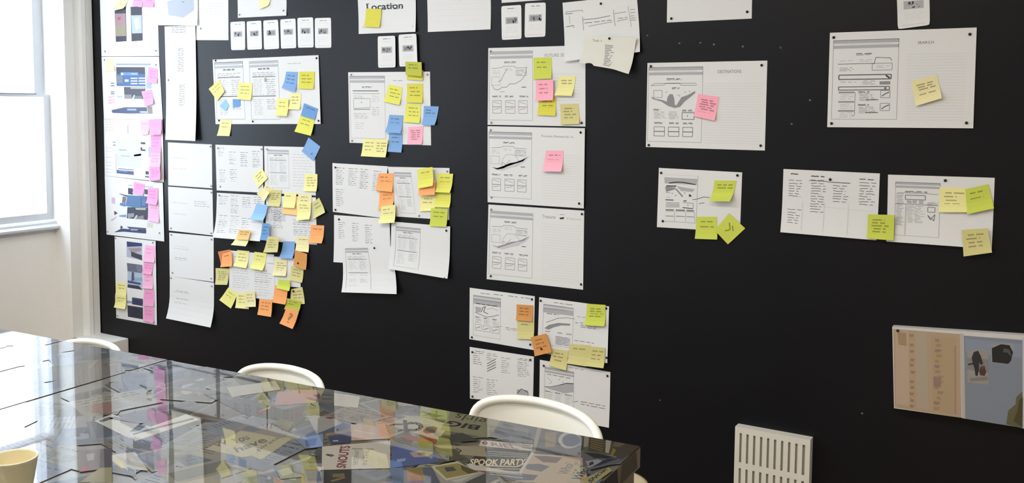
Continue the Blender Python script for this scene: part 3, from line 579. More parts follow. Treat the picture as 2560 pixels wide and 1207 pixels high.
# ---- right part of the wall
sheet('R4', [208,-140,848,-150,843,140,203,170], 'blank white sheet cut by the top of the photo, above the destinations sheet', None, pins=[('R4', [(237,142),(807,117)])])
sheet('R4', [57,475,961,457,942,1135,45,1108], 'large sketch sheet with a dark map and one pink note', lambda S: (wire(S, *gH(S, 'R4', 68,510,462,1075), 'destmap'), S.tbox('DESTINATIONS', *gH(S, 'R4', 588,528,765,550), K3, .008), ruled(S, .5, .96, .25, .93, 24)), pins=[('R4', [(83,500),(918,492),(67,1094),(910,1097)])])
def sk5(S):
    L = lambda pts, m=K2, w_=.002: S.line([S.P('R5', *p) for p in pts], w_, m); R = lambda x0, y0, x1, y1, m: S.R('R5', x0, y0, x1, y1, m)
    R(212,183,628,205,K4); S.Q('R5', [(205,215),(625,240),(612,315),(212,292)], K4); L([(265,290),(360,278),(440,282),(600,312)], K2, .003); S.Q('R5', [(230,318),(358,322),(358,336),(232,334)], K1, .00005)
    S.Q('R5', [(215,335),(350,345),(340,370),(230,402)], K3, .00005); S.Q('R5', [(370,330),(590,372),(560,405),(420,392),(375,350)], K4, .00005); S.Q('R5', [(340,365),(362,362),(445,460),(430,470)], K3, .00005); S.Q('R5', [(515,430),(545,448),(550,462),(515,466)], K1)
    for x, y in ((305,420),(350,448),(463,418)): R(x-6, y-8, x+6, y+8, K3)
    L([(225,410),(280,412)], K3); L([(230,468),(280,470)], K4); L([(220,500),(322,506)], K2, .004); L([(445,520),(485,516)], K2, .004)
    for k in range(4): L([(225,536+k*18),(395,545+k*16)], K3, .0022)
    L([(440,538),(570,552),(565,618),(435,600)], K3); R(495,565,510,580,K3); L([(435,603),(565,620)], K2, .0025)
    for x0, x1, y in ((222,325,625),(350,465,632),(485,578,640)): L([(x0,y),(x1,y+6)], K2, .0035); L([(x0,y+14),(x1,y+20)], K3); L([(x0,y+78),(x1,y+86)], K2); L([(x1+8,y+20),(x1+8,y+150)], K4)
    L([(215,770),(620,806)], K4); L([(630,200),(605,800)], K4); L([(560,503),(605,500),(640,490),(700,470),(775,480)], K2, .0022); L([(640,558),(665,550),(710,547)], K2, .0022)
sheet('R5', [138,98,1185,155,1157,905,113,842], 'sketch sheet with two lime notes hanging off its lower edge', sk5, pins=[('R5', [(167,161),(1125,194),(187,768)])])
sheet('R6', [1070,-110,1360,-120,1367,222,1083,261], 'rounded photo card cut by the top of the photo, above the far right sketch sheet', card, CARD, 'photo_card', 'card', curl=.004, rnd=.006, n=10, thick=.0006, group='photo cards pinned on the wall')
sheet('R6', [482,292,1783,245,1752,1138,458,1128], 'large sketch sheet titled SEARCH at the upper right with one tilted cream note', lambda S: (wire(S, *gH(S, 'R6', 515,362,1070,1062), 'form'), S.tbox('SEARCH', *gH(S, 'R6', 1262,368,1402,388), K2), ruled(S, .55, .94, .25, .92, 24)), pins=[('R6', [(516,334),(1722,306),(496,1095),(1687,1097)])])
def sk6(S):
    columns(S, [(.06, .22, .15, 6), (.3, .2, .16, 12), (.53, .22, .18, 7), (.8, .2, .17, 8), (.06, .68, .15, 5)], K2); S.words(.08, .07, .1, .006, K1, .003); S.words(.3, .09, .14, .006, K1, .003); S.words(.8, .1, .16, .006, K2, .003)
    S.line([(.28, .16), (.42, .16), (.52, .17), (.7, .17)], .002, K2); S.line([(.3, .55), (.95, .58)], .001, K5)
    for u in (.22, .45, .7): S.line([(u, .5), (u, .95)], .001, K5)
sheet('R7', [78,92,1073,138,1042,823,55,740], 'sheet of pencil storyboards, left one of the pair at the right of the wall', sk6, curl=.012, pins=[('R7', [(560,200)])])
sheet('R7', [1157,150,2258,183,2230,912,1145,835], 'sheet with a dense page sketch, right one of the pair far right', lambda S: wire(S, *gH(S, 'R7', 1235,225,1685,795), 'dense'), curl=.012, pins=[('R7', [(1748,211)])])
# ------------------------------------------------------------------ sticky notes
NC = dict(yellow=(228,226,104), bright=(218,211,84), soft=(236,232,140), pale=(240,234,160), cream=(236,226,172), khaki=(214,206,140), lime=(204,214,88), olive=(186,190,74), blue=(130,170,218), sky=(150,195,238), deep=(110,155,208),
    orange=(250,172,108), amber=(240,200,130), dark=(214,150,84), rust=(214,130,84), pink=(255,180,198), rose=(255,176,194), blush=(238,160,202), lilac=(242,182,214))
NM = {}
def note(reg, q, col, label, lines=3, curl=.005, mark=None, group='sticky notes on the wall'):
    c = NC[col]; m = NM.setdefault(col, mat(col+'_note_paper', c, .8, .3)); dk = mat(col+'_note_ink', [v*(.74 if col not in ('blush', 'lilac') else .9)*(1 if i != 1 else (.98 if col not in ('blush', 'lilac') else .75)) for i, v in enumerate(c)], .8, .3)
    S = Sheet(reg, q, m, curl, n=5, thick=.0002); k = (.0042 if col not in ('blush', 'lilac') else .0026)
    if mark == '?': S.tbox('?', .35, .2, .68, .8, dk, .04)
    elif mark == 'x': S.line([(.3, .3), (.55, .5), (.4, .7)], .005, dk); S.line([(.5, .3), (.7, .45)], .005, dk)
    elif lines:
        for i in range(lines): S.words(.14+random.uniform(0, .1), .22+i*.6/max(lines, 2.6), random.uniform(.45, .72), .004, dk, k)
    S.done('sticky_note', label, 'sticky note', group)
    return S
N = note
# far left posters
N('Z1',[856,-50,935,-40,900,62,830,78],'pale','pale yellow note over the left printed smartphone',0,.01)
N('Z1',[963,-35,1032,-35,1025,53,955,45],'blush','pink note above the right printed smartphone',2)
N('Z1',[1036,-40,1113,-35,1108,53,1030,50],'blush','pink note at the top right of the smartphone poster',2)
N('P1',[112,115,228,113,282,345,115,337],'cream','very pale cream note at the top left of the blue and navy poster',0)
N('P1',[865,260,1032,298,1028,562,845,548],'blush','pink note at the right edge of the blue and navy poster, upper of two',3)
N('P1',[740,700,925,668,977,925,820,972],'blush','tilted pink note at the right of the blue and navy poster, lower of two',2,.01)
N('P2',[760,95,935,85,935,345,800,362],'lilac','washed out pink note left of the brighter pink note on the third poster',1,.006)
N('P2',[965,362,1162,362,1168,690,972,690],'blush','pink note, second in the strip of four on the third poster',3)
N('P2',[970,690,1168,692,1172,960,975,955],'lilac','pink note, third in the strip of four on the third poster',3)
N('P2',[972,950,1172,955,1192,1195,985,1225],'blush','pink note, lowest in the strip of four on the third poster',4)
N('P2',[950,62,1185,52,1195,345,975,362],'blush','bright pink note at the top of the strip of four on the third poster',0,.008)
N('P3',[580,160,768,205,740,395,568,350],'blush','pink note over the top of the bright blue page print',2)
N('P3',[835,530,992,540,1008,848,820,810],'lilac','pink note, lower one right of the bright blue page print',1)
N('P3',[822,262,988,268,985,550,806,515],'blush','pink note, upper one right of the bright blue page print',3,.01)
N('P4',[475,115,608,130,600,345,448,330],'lilac','topmost pink note on the tall poster of dark photos',2)
N('P4',[455,490,575,500,578,690,440,680],'lilac','third pink note from the top on the tall poster of dark photos',2)
N('P4',[458,340,582,362,562,505,440,485],'blush','second pink note from the top on the tall poster of dark photos',2)
N('P4',[458,700,592,702,592,922,450,905],'blush','fourth pink note from the top on the tall poster of dark photos',1)
N('P4',[455,925,592,948,588,1140,455,1105],'blush','lowest pink note on the tall poster of dark photos',2)
N('P4',[88,600,225,612,232,780,92,765],'pale','upper pale yellow note at the left of the tall poster of dark photos',2)
N('P4',[92,765,232,780,238,950,95,925],'pale','lower pale yellow note at the left of the tall poster of dark photos',2,.01)
# third column
N('Z3',[826,-60,945,-55,915,50,843,80],'cream','cream note on the sheet above the row of six cards',0,.006)
N('Z3',[410,745,497,668,548,768,485,848],'soft','yellow diamond note sticking out left of the wide sheet under the cards',2)
N('Z3',[500,890,552,832,580,885,555,932],'sky','small sky blue arrow flag on the wide sheet under the cards',0,.001)
N('Z3',[612,830,676,830,676,890,615,903],'deep','small blue flag under the upright yellow note',0,.001)
N('Z3',[662,692,776,697,771,838,655,832],'soft','upright yellow note in the middle of the wide sheet under the cards',3,.006)
N('Z3',[1062,600,1158,603,1146,770,1035,735],'blue','blue note, left of the yellow note on the wide sheet under the cards',3,.010)
N('Z3',[1172,600,1302,600,1297,747,1170,742],'bright','strong yellow note at the upper right of the wide sheet under the cards',3)
N('Z3',[1095,785,1188,782,1180,918,1085,915],'pale','pale note just under the blue note on the wide sheet',3)
N('Z3',[990,825,1088,830,1082,972,986,966],'soft','yellow note overlapping the pale note on the wide sheet',2,.008)
N('Z3',[1187,960,1305,1000,1277,1137,1140,1102],'yellow','tilted yellow note hanging off the lower right of the wide sheet',2)
N('Z3',[1215,865,1332,912,1308,1002,1193,965],'deep','dark blue note at the lower right corner of the wide sheet',1)
N('Z3',[510,1000,603,1003,590,1140,485,1137],'pale','pale note hanging off the lower left of the wide sheet',2)
N('Z4',[1262,15,1400,122,1325,287,1190,175],'blue','blue diamond note pinned right above the third column sheets',0)
ITEMS[-1].pins('Z4', [(1300,200)], False)
N('Z4',[615,462,720,368,792,490,680,605],'pale','pale diamond note on the seam between two sketch sheets',3,.004)
N('Z4',[760,560,842,600,820,690,720,650],'cream','small cream note peeking between two others on the seam',1)
N('Z4',[830,620,950,626,942,815,800,808],'khaki','khaki note with handwriting beside the tilted cream note',5,.008)
N('Z4',[672,665,740,600,830,650,770,757],'cream','tilted cream note above the sky blue note',0)
N('Z4',[1215,440,1366,440,1363,642,1210,638],'pale','pale note with four lines at the right edge of the page sketch sheet',4,.006)
N('Z4',[985,690,1145,700,1136,918,958,900],'amber','amber note under a pale one, centre of the cream note row',0)
N('Z4',[985,655,1126,662,1110,836,972,825],'pale','pale note covering the top of the amber note',1,.006)
N('Z4',[1310,770,1385,715,1468,885,1328,962],'khaki','tilted khaki note at the right end of the cream note row',2,.008)
N('Z4',[1145,665,1302,672,1298,850,1140,845],'cream','cream note right of the amber note, mostly covered',2)
N('Z4',[1138,745,1300,765,1298,960,1145,975],'pale','pale note with four slanted lines, right of the amber note',4,.010)
N('Z4',[755,1005,838,1012,832,1205,733,1200],'deep','narrow dark blue note below the sky blue note',3)
N('Z4',[672,782,806,796,770,977,612,962],'sky','sky blue note on the seam of two pencil sheets',0,.012)
N('Z5',[1200,8,1342,15,1330,205,1183,195],'orange','orange note at the right edge of the third column',1,.010)
N('Z5',[445,95,572,105,548,230,388,215],'cream','cream note sticking out below an orange one under the pencil columns',1,.012)
N('Z5',[455,52,580,60,565,165,440,158],'amber','amber orange note at the bottom of the pencil columns sheet',2)
N('Z5',[770,125,886,135,880,295,727,298],'khaki','khaki note with lines left of the blue note',4)
N('Z5',[1038,130,1170,130,1184,302,1040,285],'cream','cream note right of the blue note',1,.008)
N('Z5',[900,185,1027,188,1016,368,872,360],'blue','blue note between a khaki and a cream note',0,.012)
N('Z5',[1040,275,1172,318,1165,490,1030,440],'dark','dark orange note pinned below the cream note',0)
ITEMS[-1].pins('Z5', [(1076,415)])
# lowest cluster
N('Z5',[196,297,330,272,330,452,240,455],'rust','rust coloured note behind an orange one, far left of the lowest cluster',0)
N('Z5',[258,318,355,290,366,452,240,460],'orange','orange note at the top left of the lowest cluster',1)
N('Z5',[405,278,537,290,517,472,380,447],'pale','yellow note in the top row of the lowest cluster, right of the orange one',3,.010)
N('Z5',[592,297,726,315,697,497,560,470],'soft','yellow note at the top centre of the lowest cluster',2,.012)
N('Z5',[808,375,942,388,938,557,795,550],'cream','cream note with four lines at the top right of the lowest cluster',4,.008)
N('Z5',[985,445,1120,480,1110,630,968,600],'khaki','khaki note below the dark orange note',3)
N('Z5',[172,473,322,478,305,652,175,650],'khaki','khaki note at the far left of the lowest cluster',5)
N('Z5',[985,700,1105,677,1140,857,975,862],'khaki','khaki note pinned at the right of the lowest cluster',3)
ITEMS[-1].pins('Z5', [(1010,722)])
N('Z5',[950,795,1105,830,1087,937,928,912],'olive','olive lime note above the orange question mark note',2)
N('Z5',[822,655,962,700,942,862,800,838],'orange','orange note left of the pinned khaki note',0)
N('Z5',[862,590,985,603,990,715,850,682],'lime','lime note overlapping an orange one in the lowest cluster',0,.008)
N('Z5',[310,680,407,752,345,907,220,815],'soft','yellow diamond note at the lower left of the lowest cluster',2)
N('Z5',[400,735,512,740,540,912,393,900],'pale','yellow note beside the diamond one at the bottom of the lowest cluster',3)
N('Z5',[497,725,602,718,622,885,500,890],'cream','off-white note beside the bottom yellow note of the lowest cluster',3)
N('Z5',[665,798,802,810,797,992,650,968],'orange','orange note with three marks at the bottom of the lowest cluster',3)
N('Z5',[955,892,1088,940,1033,1120,892,1060],'orange','tilted orange note with a question mark, lowest on the wall',0,.008,'?')
# fourth column
N('Z6',[292,65,408,68,400,208,283,203],'bright','yellow note on the Location sheet',0,.008)
N('Z6',[600,520,720,530,720,608,600,600],'bright','yellow note half hidden below the olive note',0)
N('Z6',[595,465,717,470,722,577,600,565],'olive','olive note on the corner of the right photo card',2)
N('Z6',[460,635,564,660,547,792,430,765],'yellow','tilted yellow note in the middle of the sheet under the photo cards',3,.008)
N('Z6',[590,780,702,788,697,928,578,920],'yellow','yellow note, lower of two at the right of the sheet under the photo cards',3,.006)
N('Z6',[598,630,718,630,718,777,597,772],'bright','yellow note, upper of two at the right of the sheet under the photo cards',3,.006)
N('Z6',[725,798,838,803,815,944,718,940],'blue','blue note sticking out at the right edge of the sheet under the photo cards',4,.01)
N('Z6',[462,1003,566,1008,560,1150,457,1143],'blue','lower of two blue notes beside the wide pale note',2)
N('Z6',[465,865,569,870,560,1005,443,995],'blue','upper of two blue notes left of the pink note',2,.012)
N('Z6',[608,957,721,952,713,1088,603,1090],'pink','pink note at the lower right of the sheet under the photo cards',5)
N('Z6',[268,1045,362,1048,350,1182,255,1177],'pale','left half of the wide pale pair of notes below the fourth column sheet',3)
N('Z6',[360,1048,461,1052,447,1186,350,1182],'pale','right half of the wide pale pair of notes below the fourth column sheet',4)
N('Z7',[517,302,638,306,640,425,512,462],'orange','lower of two stacked orange notes between two white sheets',2,.01)
N('Z7',[508,148,634,148,635,308,490,292],'orange','upper of two stacked orange notes between two white sheets',2,.01)
N('Z7',[545,432,666,415,669,570,532,574],'pale','pale note below the stacked orange notes',2,.01)
N('Z7',[868,335,998,345,998,470,866,475],'pale','pale note at the lower left of the lime note cluster',2)
N('Z7',[968,445,1112,455,1103,608,958,600],'lime','lime green note at the bottom of the lime note cluster',2)
N('Z7',[1000,312,1133,316,1128,442,995,437],'yellow','yellow note in the middle right of the lime note cluster',0,.008)
N('Z7',[1015,148,1154,152,1138,314,1012,308],'yellow','yellow-green note at the upper right of the lime note cluster',2,.012)
N('Z7',[870,205,1010,205,1012,330,872,337],'orange','orange note showing beneath a yellow one in the lime note cluster',1)
N('Z7',[860,112,989,92,1004,253,872,277],'yellow','yellow note at the upper left of the lime note cluster',1,.010)
# fifth column
N('R1',[512,512,672,510,676,698,515,704],'lime','lime green note on the topmost large sketch sheet',2,.006)
N('R1',[560,868,716,862,711,1028,550,1022],'bright','yellow note below the pink one on the topmost large sketch sheet',2,.006)
N('R1',[543,712,695,706,698,890,543,895],'rose','pink note on the topmost large sketch sheet',3,.006)
N('R1',[740,678,888,675,862,852,711,846],'pale','pale yellow note on the topmost large sketch sheet, right of the pink one',4,.012)
N('R1',[748,925,908,920,924,1100,758,1106],'khaki','khaki yellow note at the lower right of the topmost large sketch sheet',4,.006)
N('R2',[508,190,634,190,629,340,493,337],'pink','pink note on the middle large sketch sheet',2,.014)
N('R3',[455,315,592,325,590,468,458,463],'khaki','khaki note below an orange one, above the large white chair',1,.006)
N('R3',[452,192,584,200,578,326,451,316],'dark','orange note at the right of the upper left sketch above the large white chair',3)
N('R3',[1015,185,1161,195,1160,360,1000,352],'lime','lime green note at the upper right of the four sketches above the large white chair',5,.010)
N('R3',[735,545,862,560,850,713,712,672],'khaki','khaki note at the left of three in a row above the large white chair',3,.008)
N('R3',[875,505,1042,515,1012,680,861,657],'khaki','khaki note in the middle of three in a row above the large white chair',1,.008)
N('R3',[1040,520,1161,533,1157,690,1008,672],'khaki','khaki note at the right of three in a row above the large white chair',3,.010)
N('R3',[570,450,695,420,738,567,605,600],'dark','tilted dark orange note pinned between the four sketches',3,.004)
ITEMS[-1].pins('R3', [(653,543)])
# right part
N('R4',[440,707,599,732,568,910,411,875],'rose','pink note on the large sketch sheet with the dark map',6,.008)
N('R5',[840,256,1117,258,1057,512,798,506],'lime','lime green note strongly curled away from its sheet, upper right of the two hanging notes',4,.026)
N('R5',[612,712,866,712,878,996,597,986],'lime','lime green note hanging upright off the lower edge of the sketch sheet',2,.006)
N('R5',[1020,666,1226,857,1015,1056,850,880],'lime','lime green diamond note at the lower right corner of the sketch sheet',0,.006,'x')
N('R6',[1200,722,1430,667,1478,872,1245,942],'cream','tilted cream yellow note on the far right sketch sheet',6,.010)
N('R7',[958,556,1230,562,1222,822,948,802],'lime','lime green note bridging the gap between the two right sheets',5,.006)
N('R7',[1690,278,1962,290,1977,535,1684,535],'pale','pale yellow note left of the lime one on the right sheet of the pair',4,.008)
N('R7',[1955,300,2190,247,2254,495,1975,556],'lime','tilted lime yellow note at the upper right of the right sheet of the pair',2,.010)
N('R7',[1920,715,2186,698,2236,945,1943,986],'khaki','khaki note hanging off the lower right corner of the wall sheets',4,.006)

# ------------------------------------------------------------------ board picture low on the right
def picture():
    S = Sheet('R8', [1228,90,2500,172,2500,838,1240,660], mat('white_board_face', (206,204,200), .5), 0, n=4, thick=.028)
    S.base = .030; S.mb = MB(); k = MAT = S.m
    fr = [S.pt(*p, 0) for p in ((0,0),(1,0),(1,1),(0,1))]; bk = [(x, WALL_Y-.0008, z) for x, y, z in fr]
    S.mb.face([fr[3], fr[2], fr[1], fr[0]], k)
    for i in range(4): S.mb.face([fr[i], fr[(i+1) % 4], bk[(i+1) % 4], bk[i]], mat('board_edge', (210,208,204), .6))
    Q = lambda p, c, o=0: S.Q('R8', p, ink(c), o)
    Q([(1235,105),(1700,140),(1715,710),(1245,655)], (208,180,150)); Q([(1250,110),(1340,117),(1350,640),(1255,630)], (216,190,164), .0001); Q([(1265,130),(1325,133),(1330,225),(1272,215)], (186,160,120), .0002)
    Q([(1390,125),(1470,130),(1480,660),(1400,650)], (205,186,162), .0001); Q([(1500,150),(1672,165),(1680,690),(1515,670)], (204,176,140), .0001)
    for (x, y) in ((1350,140),(1352,205),(1352,250),(1355,310),(1350,345),(1358,395),(1352,460),(1355,500),(1350,545),(1355,590),(1352,630)):
        Q([(x,y),(x+25+random.randint(0,12),y+4),(x+24,y+22),(x,y+20)], (176,148,112), .0002)
    for k_ in range(14): y = 170+k_*36; x = 1520+random.randint(0,25); Q([(x,y),(x+random.randint(25,50),y+5),(x+30,y+26),(x,y+22)], random.choice(((184,150,126),(176,140,128),(188,158,120))), .0002)
    for k_ in range(9): y = 190+k_*42; Q([(1425,y),(1462,y+4),(1458,y+26),(1430,y+22)], (196,190,168), .0002)
    Q([(1518,430),(1572,440),(1570,505),(1518,500)], (172,140,128), .0003); Q([(1665,220),(1675,220),(1678,690),(1668,690)], (188,152,132), .0002)
    Q([(1725,150),(2140,180),(2146,765),(1737,715)], (150,158,172)); Q([(1700,135),(1730,138),(1742,715),(1720,712)], (214,208,198), .0001)
    Q([(1740,172),(2135,205),(2138,300),(1745,260)], (158,170,188), .0001)
    Q([(1755,247),(1905,247),(1905,480),(1755,470)], (176,170,164), .0002); Q([(1755,300),(1905,310),(1905,400),(1755,380)], (150,150,152), .0003)
    Q([(1785,300),(1800,262),(1830,252),(1850,290),(1866,340),(1850,350),(1838,330),(1838,380),(1826,425),(1812,420),(1805,370),(1795,345),(1760,352),(1760,342),(1793,335)], (48,46,46), .0004)
    Q([(1848,360),(1875,352),(1888,395),(1878,422),(1846,418),(1838,390)], (88,60,54), .0004); Q([(1856,352),(1874,360),(1868,378),(1856,372)], (150,60,55), .0005)
    Q([(1770,440),(1900,425),(1900,452),(1780,460)], (150,144,136), .0003)
    Q([(1922,206),(2082,206),(2078,240),(2030,342),(1925,330)], (176,176,178), .0002); Q([(1926,235),(1990,208),(2050,215),(2075,262),(2060,320),(2040,340),(1930,328)], (30,30,32), .0003); Q([(2010,235),(2050,245),(2066,290),(2050,280),(2035,265),(2005,262)], (92,92,92), .0004)
    Q([(2146,520),(2100,560),(2095,610),(2045,650),(2030,745),(2146,768)], (112,108,74), .0002); Q([(2146,560),(2120,580),(2110,650),(2080,720),(2146,760)], (84,76,40), .0003)
    Q([(2140,165),(2158,166),(2160,770),(2146,768)], (226,228,236), .0003); Q([(2162,170),(2500,200),(2495,830),(2164,770)], (206,196,184))
    o = S.done('picture_board', 'mounted print board, half beige and half grey-blue with two small photos', 'picture board')
    S.pins('R8', [(1266,117)])
picture()

# ------------------------------------------------------------------ slotted vent panel
def vent():
    a = on_wall(*px('R8', 130, 785)); c = on_wall(*px('R8', 657, 882)); x0, x1, z1 = a.x, c.x, (a.z+c.z)/2; z0 = z1-.52; D = .036
    VM = mat('cream_vent_enamel', (226,223,212), .45); BM = mat('vent_inner', (176,173,160), .7)
    o = bpy.data.objects.new('vent_cover', None); COL.objects.link(o); o.location = (x0, WALL_Y, z0); o['label'] = 'cream slotted vent cover fixed low on the black wall'; o['category'] = 'vent'
    W, H = x1-x0, z1-z0; y = -D; bands = [0, .022, .135, .157, .270, .292, .395, .418, .497, H]  # built from the bottom, slots are odd intervals
    bands = [0, .02, .115, .137, .247, .265, .378, .398, .500, H]
    fr = MB(); T = .004; n = 10; m = .016; pitch = (W-2*m+.0145)/n; sw = .0078
    for i in range(0, len(bands), 2): fr.box((m, y, bands[i]), (W-m, y+T, bands[i+1]), VM)
    fr.box((0, y, 0), (m, y+T, H), VM); fr.box((W-m, y, 0), (W, y+T, H), VM)
    fr.box((0, y+T, 0), (.003, 0, H), VM); fr.box((W-.003, y+T, 0), (W, 0, H), VM); fr.box((.003, y+T, H-.003), (W-.003, 0, H), VM)
    link('frame', fr.mesh('vent_frame'), o)
    bb = MB(); bb.box((.003, y+.008, 0), (W-.003, y+.011, H-.003), BM); link('back_plate', bb.mesh('back_plate'), o)
    for bi in range(1, len(bands)-1, 2):
        h = bands[bi+1]-bands[bi]; sm = MB(); sm.box((0, 0, 0), (pitch-sw, T, h), VM); me = sm.mesh('slat')
        for k in range(n-1): link('slat', me, o, loc=(m+sw+k*pitch, y, bands[bi]))
vent()

# ------------------------------------------------------------------ table with collaged top under gloss resin
TZ = TABLE
tl = on_table(7, 823); tr = on_table(1601, 1117)
dirx = (Vector((tr.x-tl.x, tr.y-tl.y, 0))).normalized(); diry = Vector((-dirx.y, dirx.x, 0))
TR_ = Vector((tr.x, tr.y, 0)); TLEN, TDEP, TTH = 3.35, 1.22, .052
TBL = bpy.data.objects.new('meeting_table', None); COL.objects.link(TBL); TBL.location = (TR_+dirx*(-TLEN/2)-diry*(TDEP/2))+Vector((0, 0, FLOOR)); TBL.rotation_euler = (0, 0, math.atan2(dirx.y, dirx.x))
TBL['label'] = 'long glossy meeting table covered in a collage of magazine cuttings'; TBL['category'] = 'table'
def tloc(p): d = Vector((p[0], p[1], 0))-TR_; return (d.dot(dirx)+TLEN/2, d.dot(diry)+TDEP/2)      # world -> table coordinates
H_ = TZ-FLOOR
def gm(c, coat=1): return mat('collage_print', [v*.76 for v in c], .5, .1, coat)
sA = tloc(on_table(3, 1025)); sB = tloc(on_table(401, 903)); seam = (sA[0]+sB[0])/2
SIDEM = mat('collage_edge', (118, 106, 92), .3, .5, .6, noise=.5, nscale=9); BASEM = mat('collage_base', (84, 82, 76), .45, .1, 1, noise=.35, nscale=5)
tops = []
for (x0, x1) in ((-TLEN/2, seam-.0025), (seam+.0025, TLEN/2)):
    g = MB(); g.box((x0, -TDEP/2, H_-TTH), (x1, TDEP/2, H_-.0012), SIDEM); g.face([(x0, -TDEP/2, H_-.0011), (x1, -TDEP/2, H_-.0011), (x1, TDEP/2, H_-.0011), (x0, TDEP/2, H_-.0011)], BASEM)
    tops.append((x0, x1, link('table_top', g.mesh('table_top'), TBL)))
g = MB(); g.box((-TLEN/2+.01, -TDEP/2+.02, H_-.16), (TLEN/2-.012, TDEP/2-.01, H_-TTH), SIDEM); link('apron', g.mesh('apron'), TBL)
for sx in (-1, 1):
    for sy in (-1, 1):
        g = MB(); cx_, cy_ = sx*(TLEN/2-.052), sy*(TDEP/2-.055); g.box((cx_-.04, cy_-.04, 0), (cx_+.04, cy_+.04, H_-.16), SIDEM); link('leg', g.mesh('leg'), TBL)
for k in range(9):   # cuttings folded over the visible end of the slab
    y0 = TDEP/2-.02-k*.13; g = MB(); c = random.choice(((60,52,44),(116,102,84),(86,84,88),(70,66,50),(128,120,104)))
    g.face([(TLEN/2+.0004, y0-.12, H_-TTH+random.uniform(0, .02)), (TLEN/2+.0004, y0, H_-TTH+random.uniform(0, .025)), (TLEN/2+.0004, y0-.01, H_-.002), (TLEN/2+.0004, y0-.11, H_-.002)], gm(c)); link('edge_cutting', g.mesh('edge_cutting'), tops[1][2])

LAID = []
class Clip(Draw):
    """one printed cutting lying flat in the resin; q = four corners in table coordinates"""
    ioff = .000012
    def __init__(s, q, m):
        s.q = q; s.mb = MB(); 
        s.bb = (min(p[0] for p in q), max(p[0] for p in q), min(p[1] for p in q), max(p[1] for p in q)); s.z = H_-.0010
        for t in LAID:
            if t.bb[0] < s.bb[1] and s.bb[0] < t.bb[1] and t.bb[2] < s.bb[3] and s.bb[2] < t.bb[3]: s.z = max(s.z, t.z+.00004)
        LAID.append(s);  s.size = (math.dist(q[0], q[1]), math.dist(q[0], q[3])); s.rect(0, 0, 1, 1, m, -.000012); s.lay = 0
    def bl(s, u, v): a, b, c, d = s.q; return tuple(a[i]*(1-u)*(1-v)+b[i]*u*(1-v)+c[i]*u*v+d[i]*(1-u)*v for i in (0, 1))
    def pt(s, u, v, o): x, y = s.bl(u, v); return (x, y, s.z+o)
    def metric(s, u, v): return (u*s.size[0], v*s.size[1])
    def unmetric(s, x, y): return (x/s.size[0], y/s.size[1])
    def inv(s, p):
        a, b, d = s.q[0], s.q[1], s.q[3]; e1 = (b[0]-a[0], b[1]-a[1]); e2 = (d[0]-a[0], d[1]-a[1]); det = e1[0]*e2[1]-e1[1]*e2[0]; dx, dy = p[0]-a[0], p[1]-a[1]
        return ((dx*e2[1]-dy*e2[0])/det, (e1[0]*dy-e1[1]*dx)/det)
    def P(s, reg, x, y): return s.inv(tloc(on_table(*px(reg, x, y))))
    def done(s):
        # cuttings are clipped by the table's edge and by the seam between the two tops
        cx_ = sum(p[0] for p in s.q)/4; x0, x1, par = tops[0] if cx_ < seam else tops[1]
        bmz = bmesh.new(); me = s.mb.mesh('cutting'); bmz.from_mesh(me)
        for co, no in (((x0+.001, 0, 0), (-1, 0, 0)), ((x1-.001, 0, 0), (1, 0, 0)), ((0, -TDEP/2+.001, 0), (0, -1, 0)), ((0, TDEP/2-.001, 0), (0, 1, 0))):
            bmesh.ops.bisect_plane(bmz, geom=bmz.verts[:]+bmz.edges[:]+bmz.faces[:], plane_co=co, plane_no=no, clear_outer=True)
        for f in bmz.faces:
            if f.normal.z < 0: f.normal_flip()
        bmz.to_mesh(me); bmz.free()
        if len(me.polygons): link('cutting', me, par)
PAL = [(150,144,126),(112,107,90),(92,95,104),(74,71,64),(134,127,110),(122,124,128),(84,87,96),(100,91,72),(152,148,138),(64,62,62),(96,102,116),(124,111,94),(88,85,66),(132,132,129)]
def rnd_clip(cx_, cy_, a):
    w_, h = random.uniform(.12, .26), random.uniform(.09, .20); ca, sa = math.cos(a), math.sin(a); c = random.choice(PAL)
    q = [(cx_+x*w_/2*ca-y*h/2*sa, cy_+x*w_/2*sa+y*h/2*ca) for x, y in ((-1, 1), (1, 1), (1, -1), (-1, -1))]; C_ = Clip(q, gm(c))
    t = random.random()
    if t < .35:     # text page
        dk = gm([v*.45 for v in c]); 
        for r_ in range(random.randint(1, 2)): C_.words(.08, .13+r_*.14, .8, .016, dk, .006)
        for col in range(random.randint(1, 3)):
            for r_ in range(7): C_.seg((.08+col*.3, .42+r_*.07), (.08+col*.3+random.uniform(.18, .26), .42+r_*.07), .0028, dk)
    elif t < .85:   # photo
        C_.rect(.05, .06, .95, .94, gm([v*.75 for v in c]))
        for k in range(random.randint(5, 9)):
            x, y, d = random.uniform(.1, .75), random.uniform(.1, .7), random.uniform(.08, .24); n = random.randint(5, 8); tint = random.choice((.45, .6, .75, .88, 1.15, 1.25)); cc = [min(255, v*tint) for v in c]
            if random.random() < .05: cc = random.choice(((112,42,34),(150,140,60),(48,62,110),(150,110,80)))
            P = []
            for j in range(n): aa = 6.283*j/n; rr = d*random.uniform(.6, 1.1); P.append((min(.95, max(.05, x+d/2+rr*math.cos(aa)*.6)), min(.94, max(.06, y+d/2+rr*math.sin(aa)))))
            C_.poly(list(reversed(P)), gm(cc), .000002*(k+1))
    else:           # bands
        for k in range(3): tb = random.choice((.5, .75, 1.2)); C_.rect(.06+.3*k, .1, .3+.3*k, .9, gm([min(255, v*tb) for v in c]))
    C_.done()
xs = -TLEN/2+.05
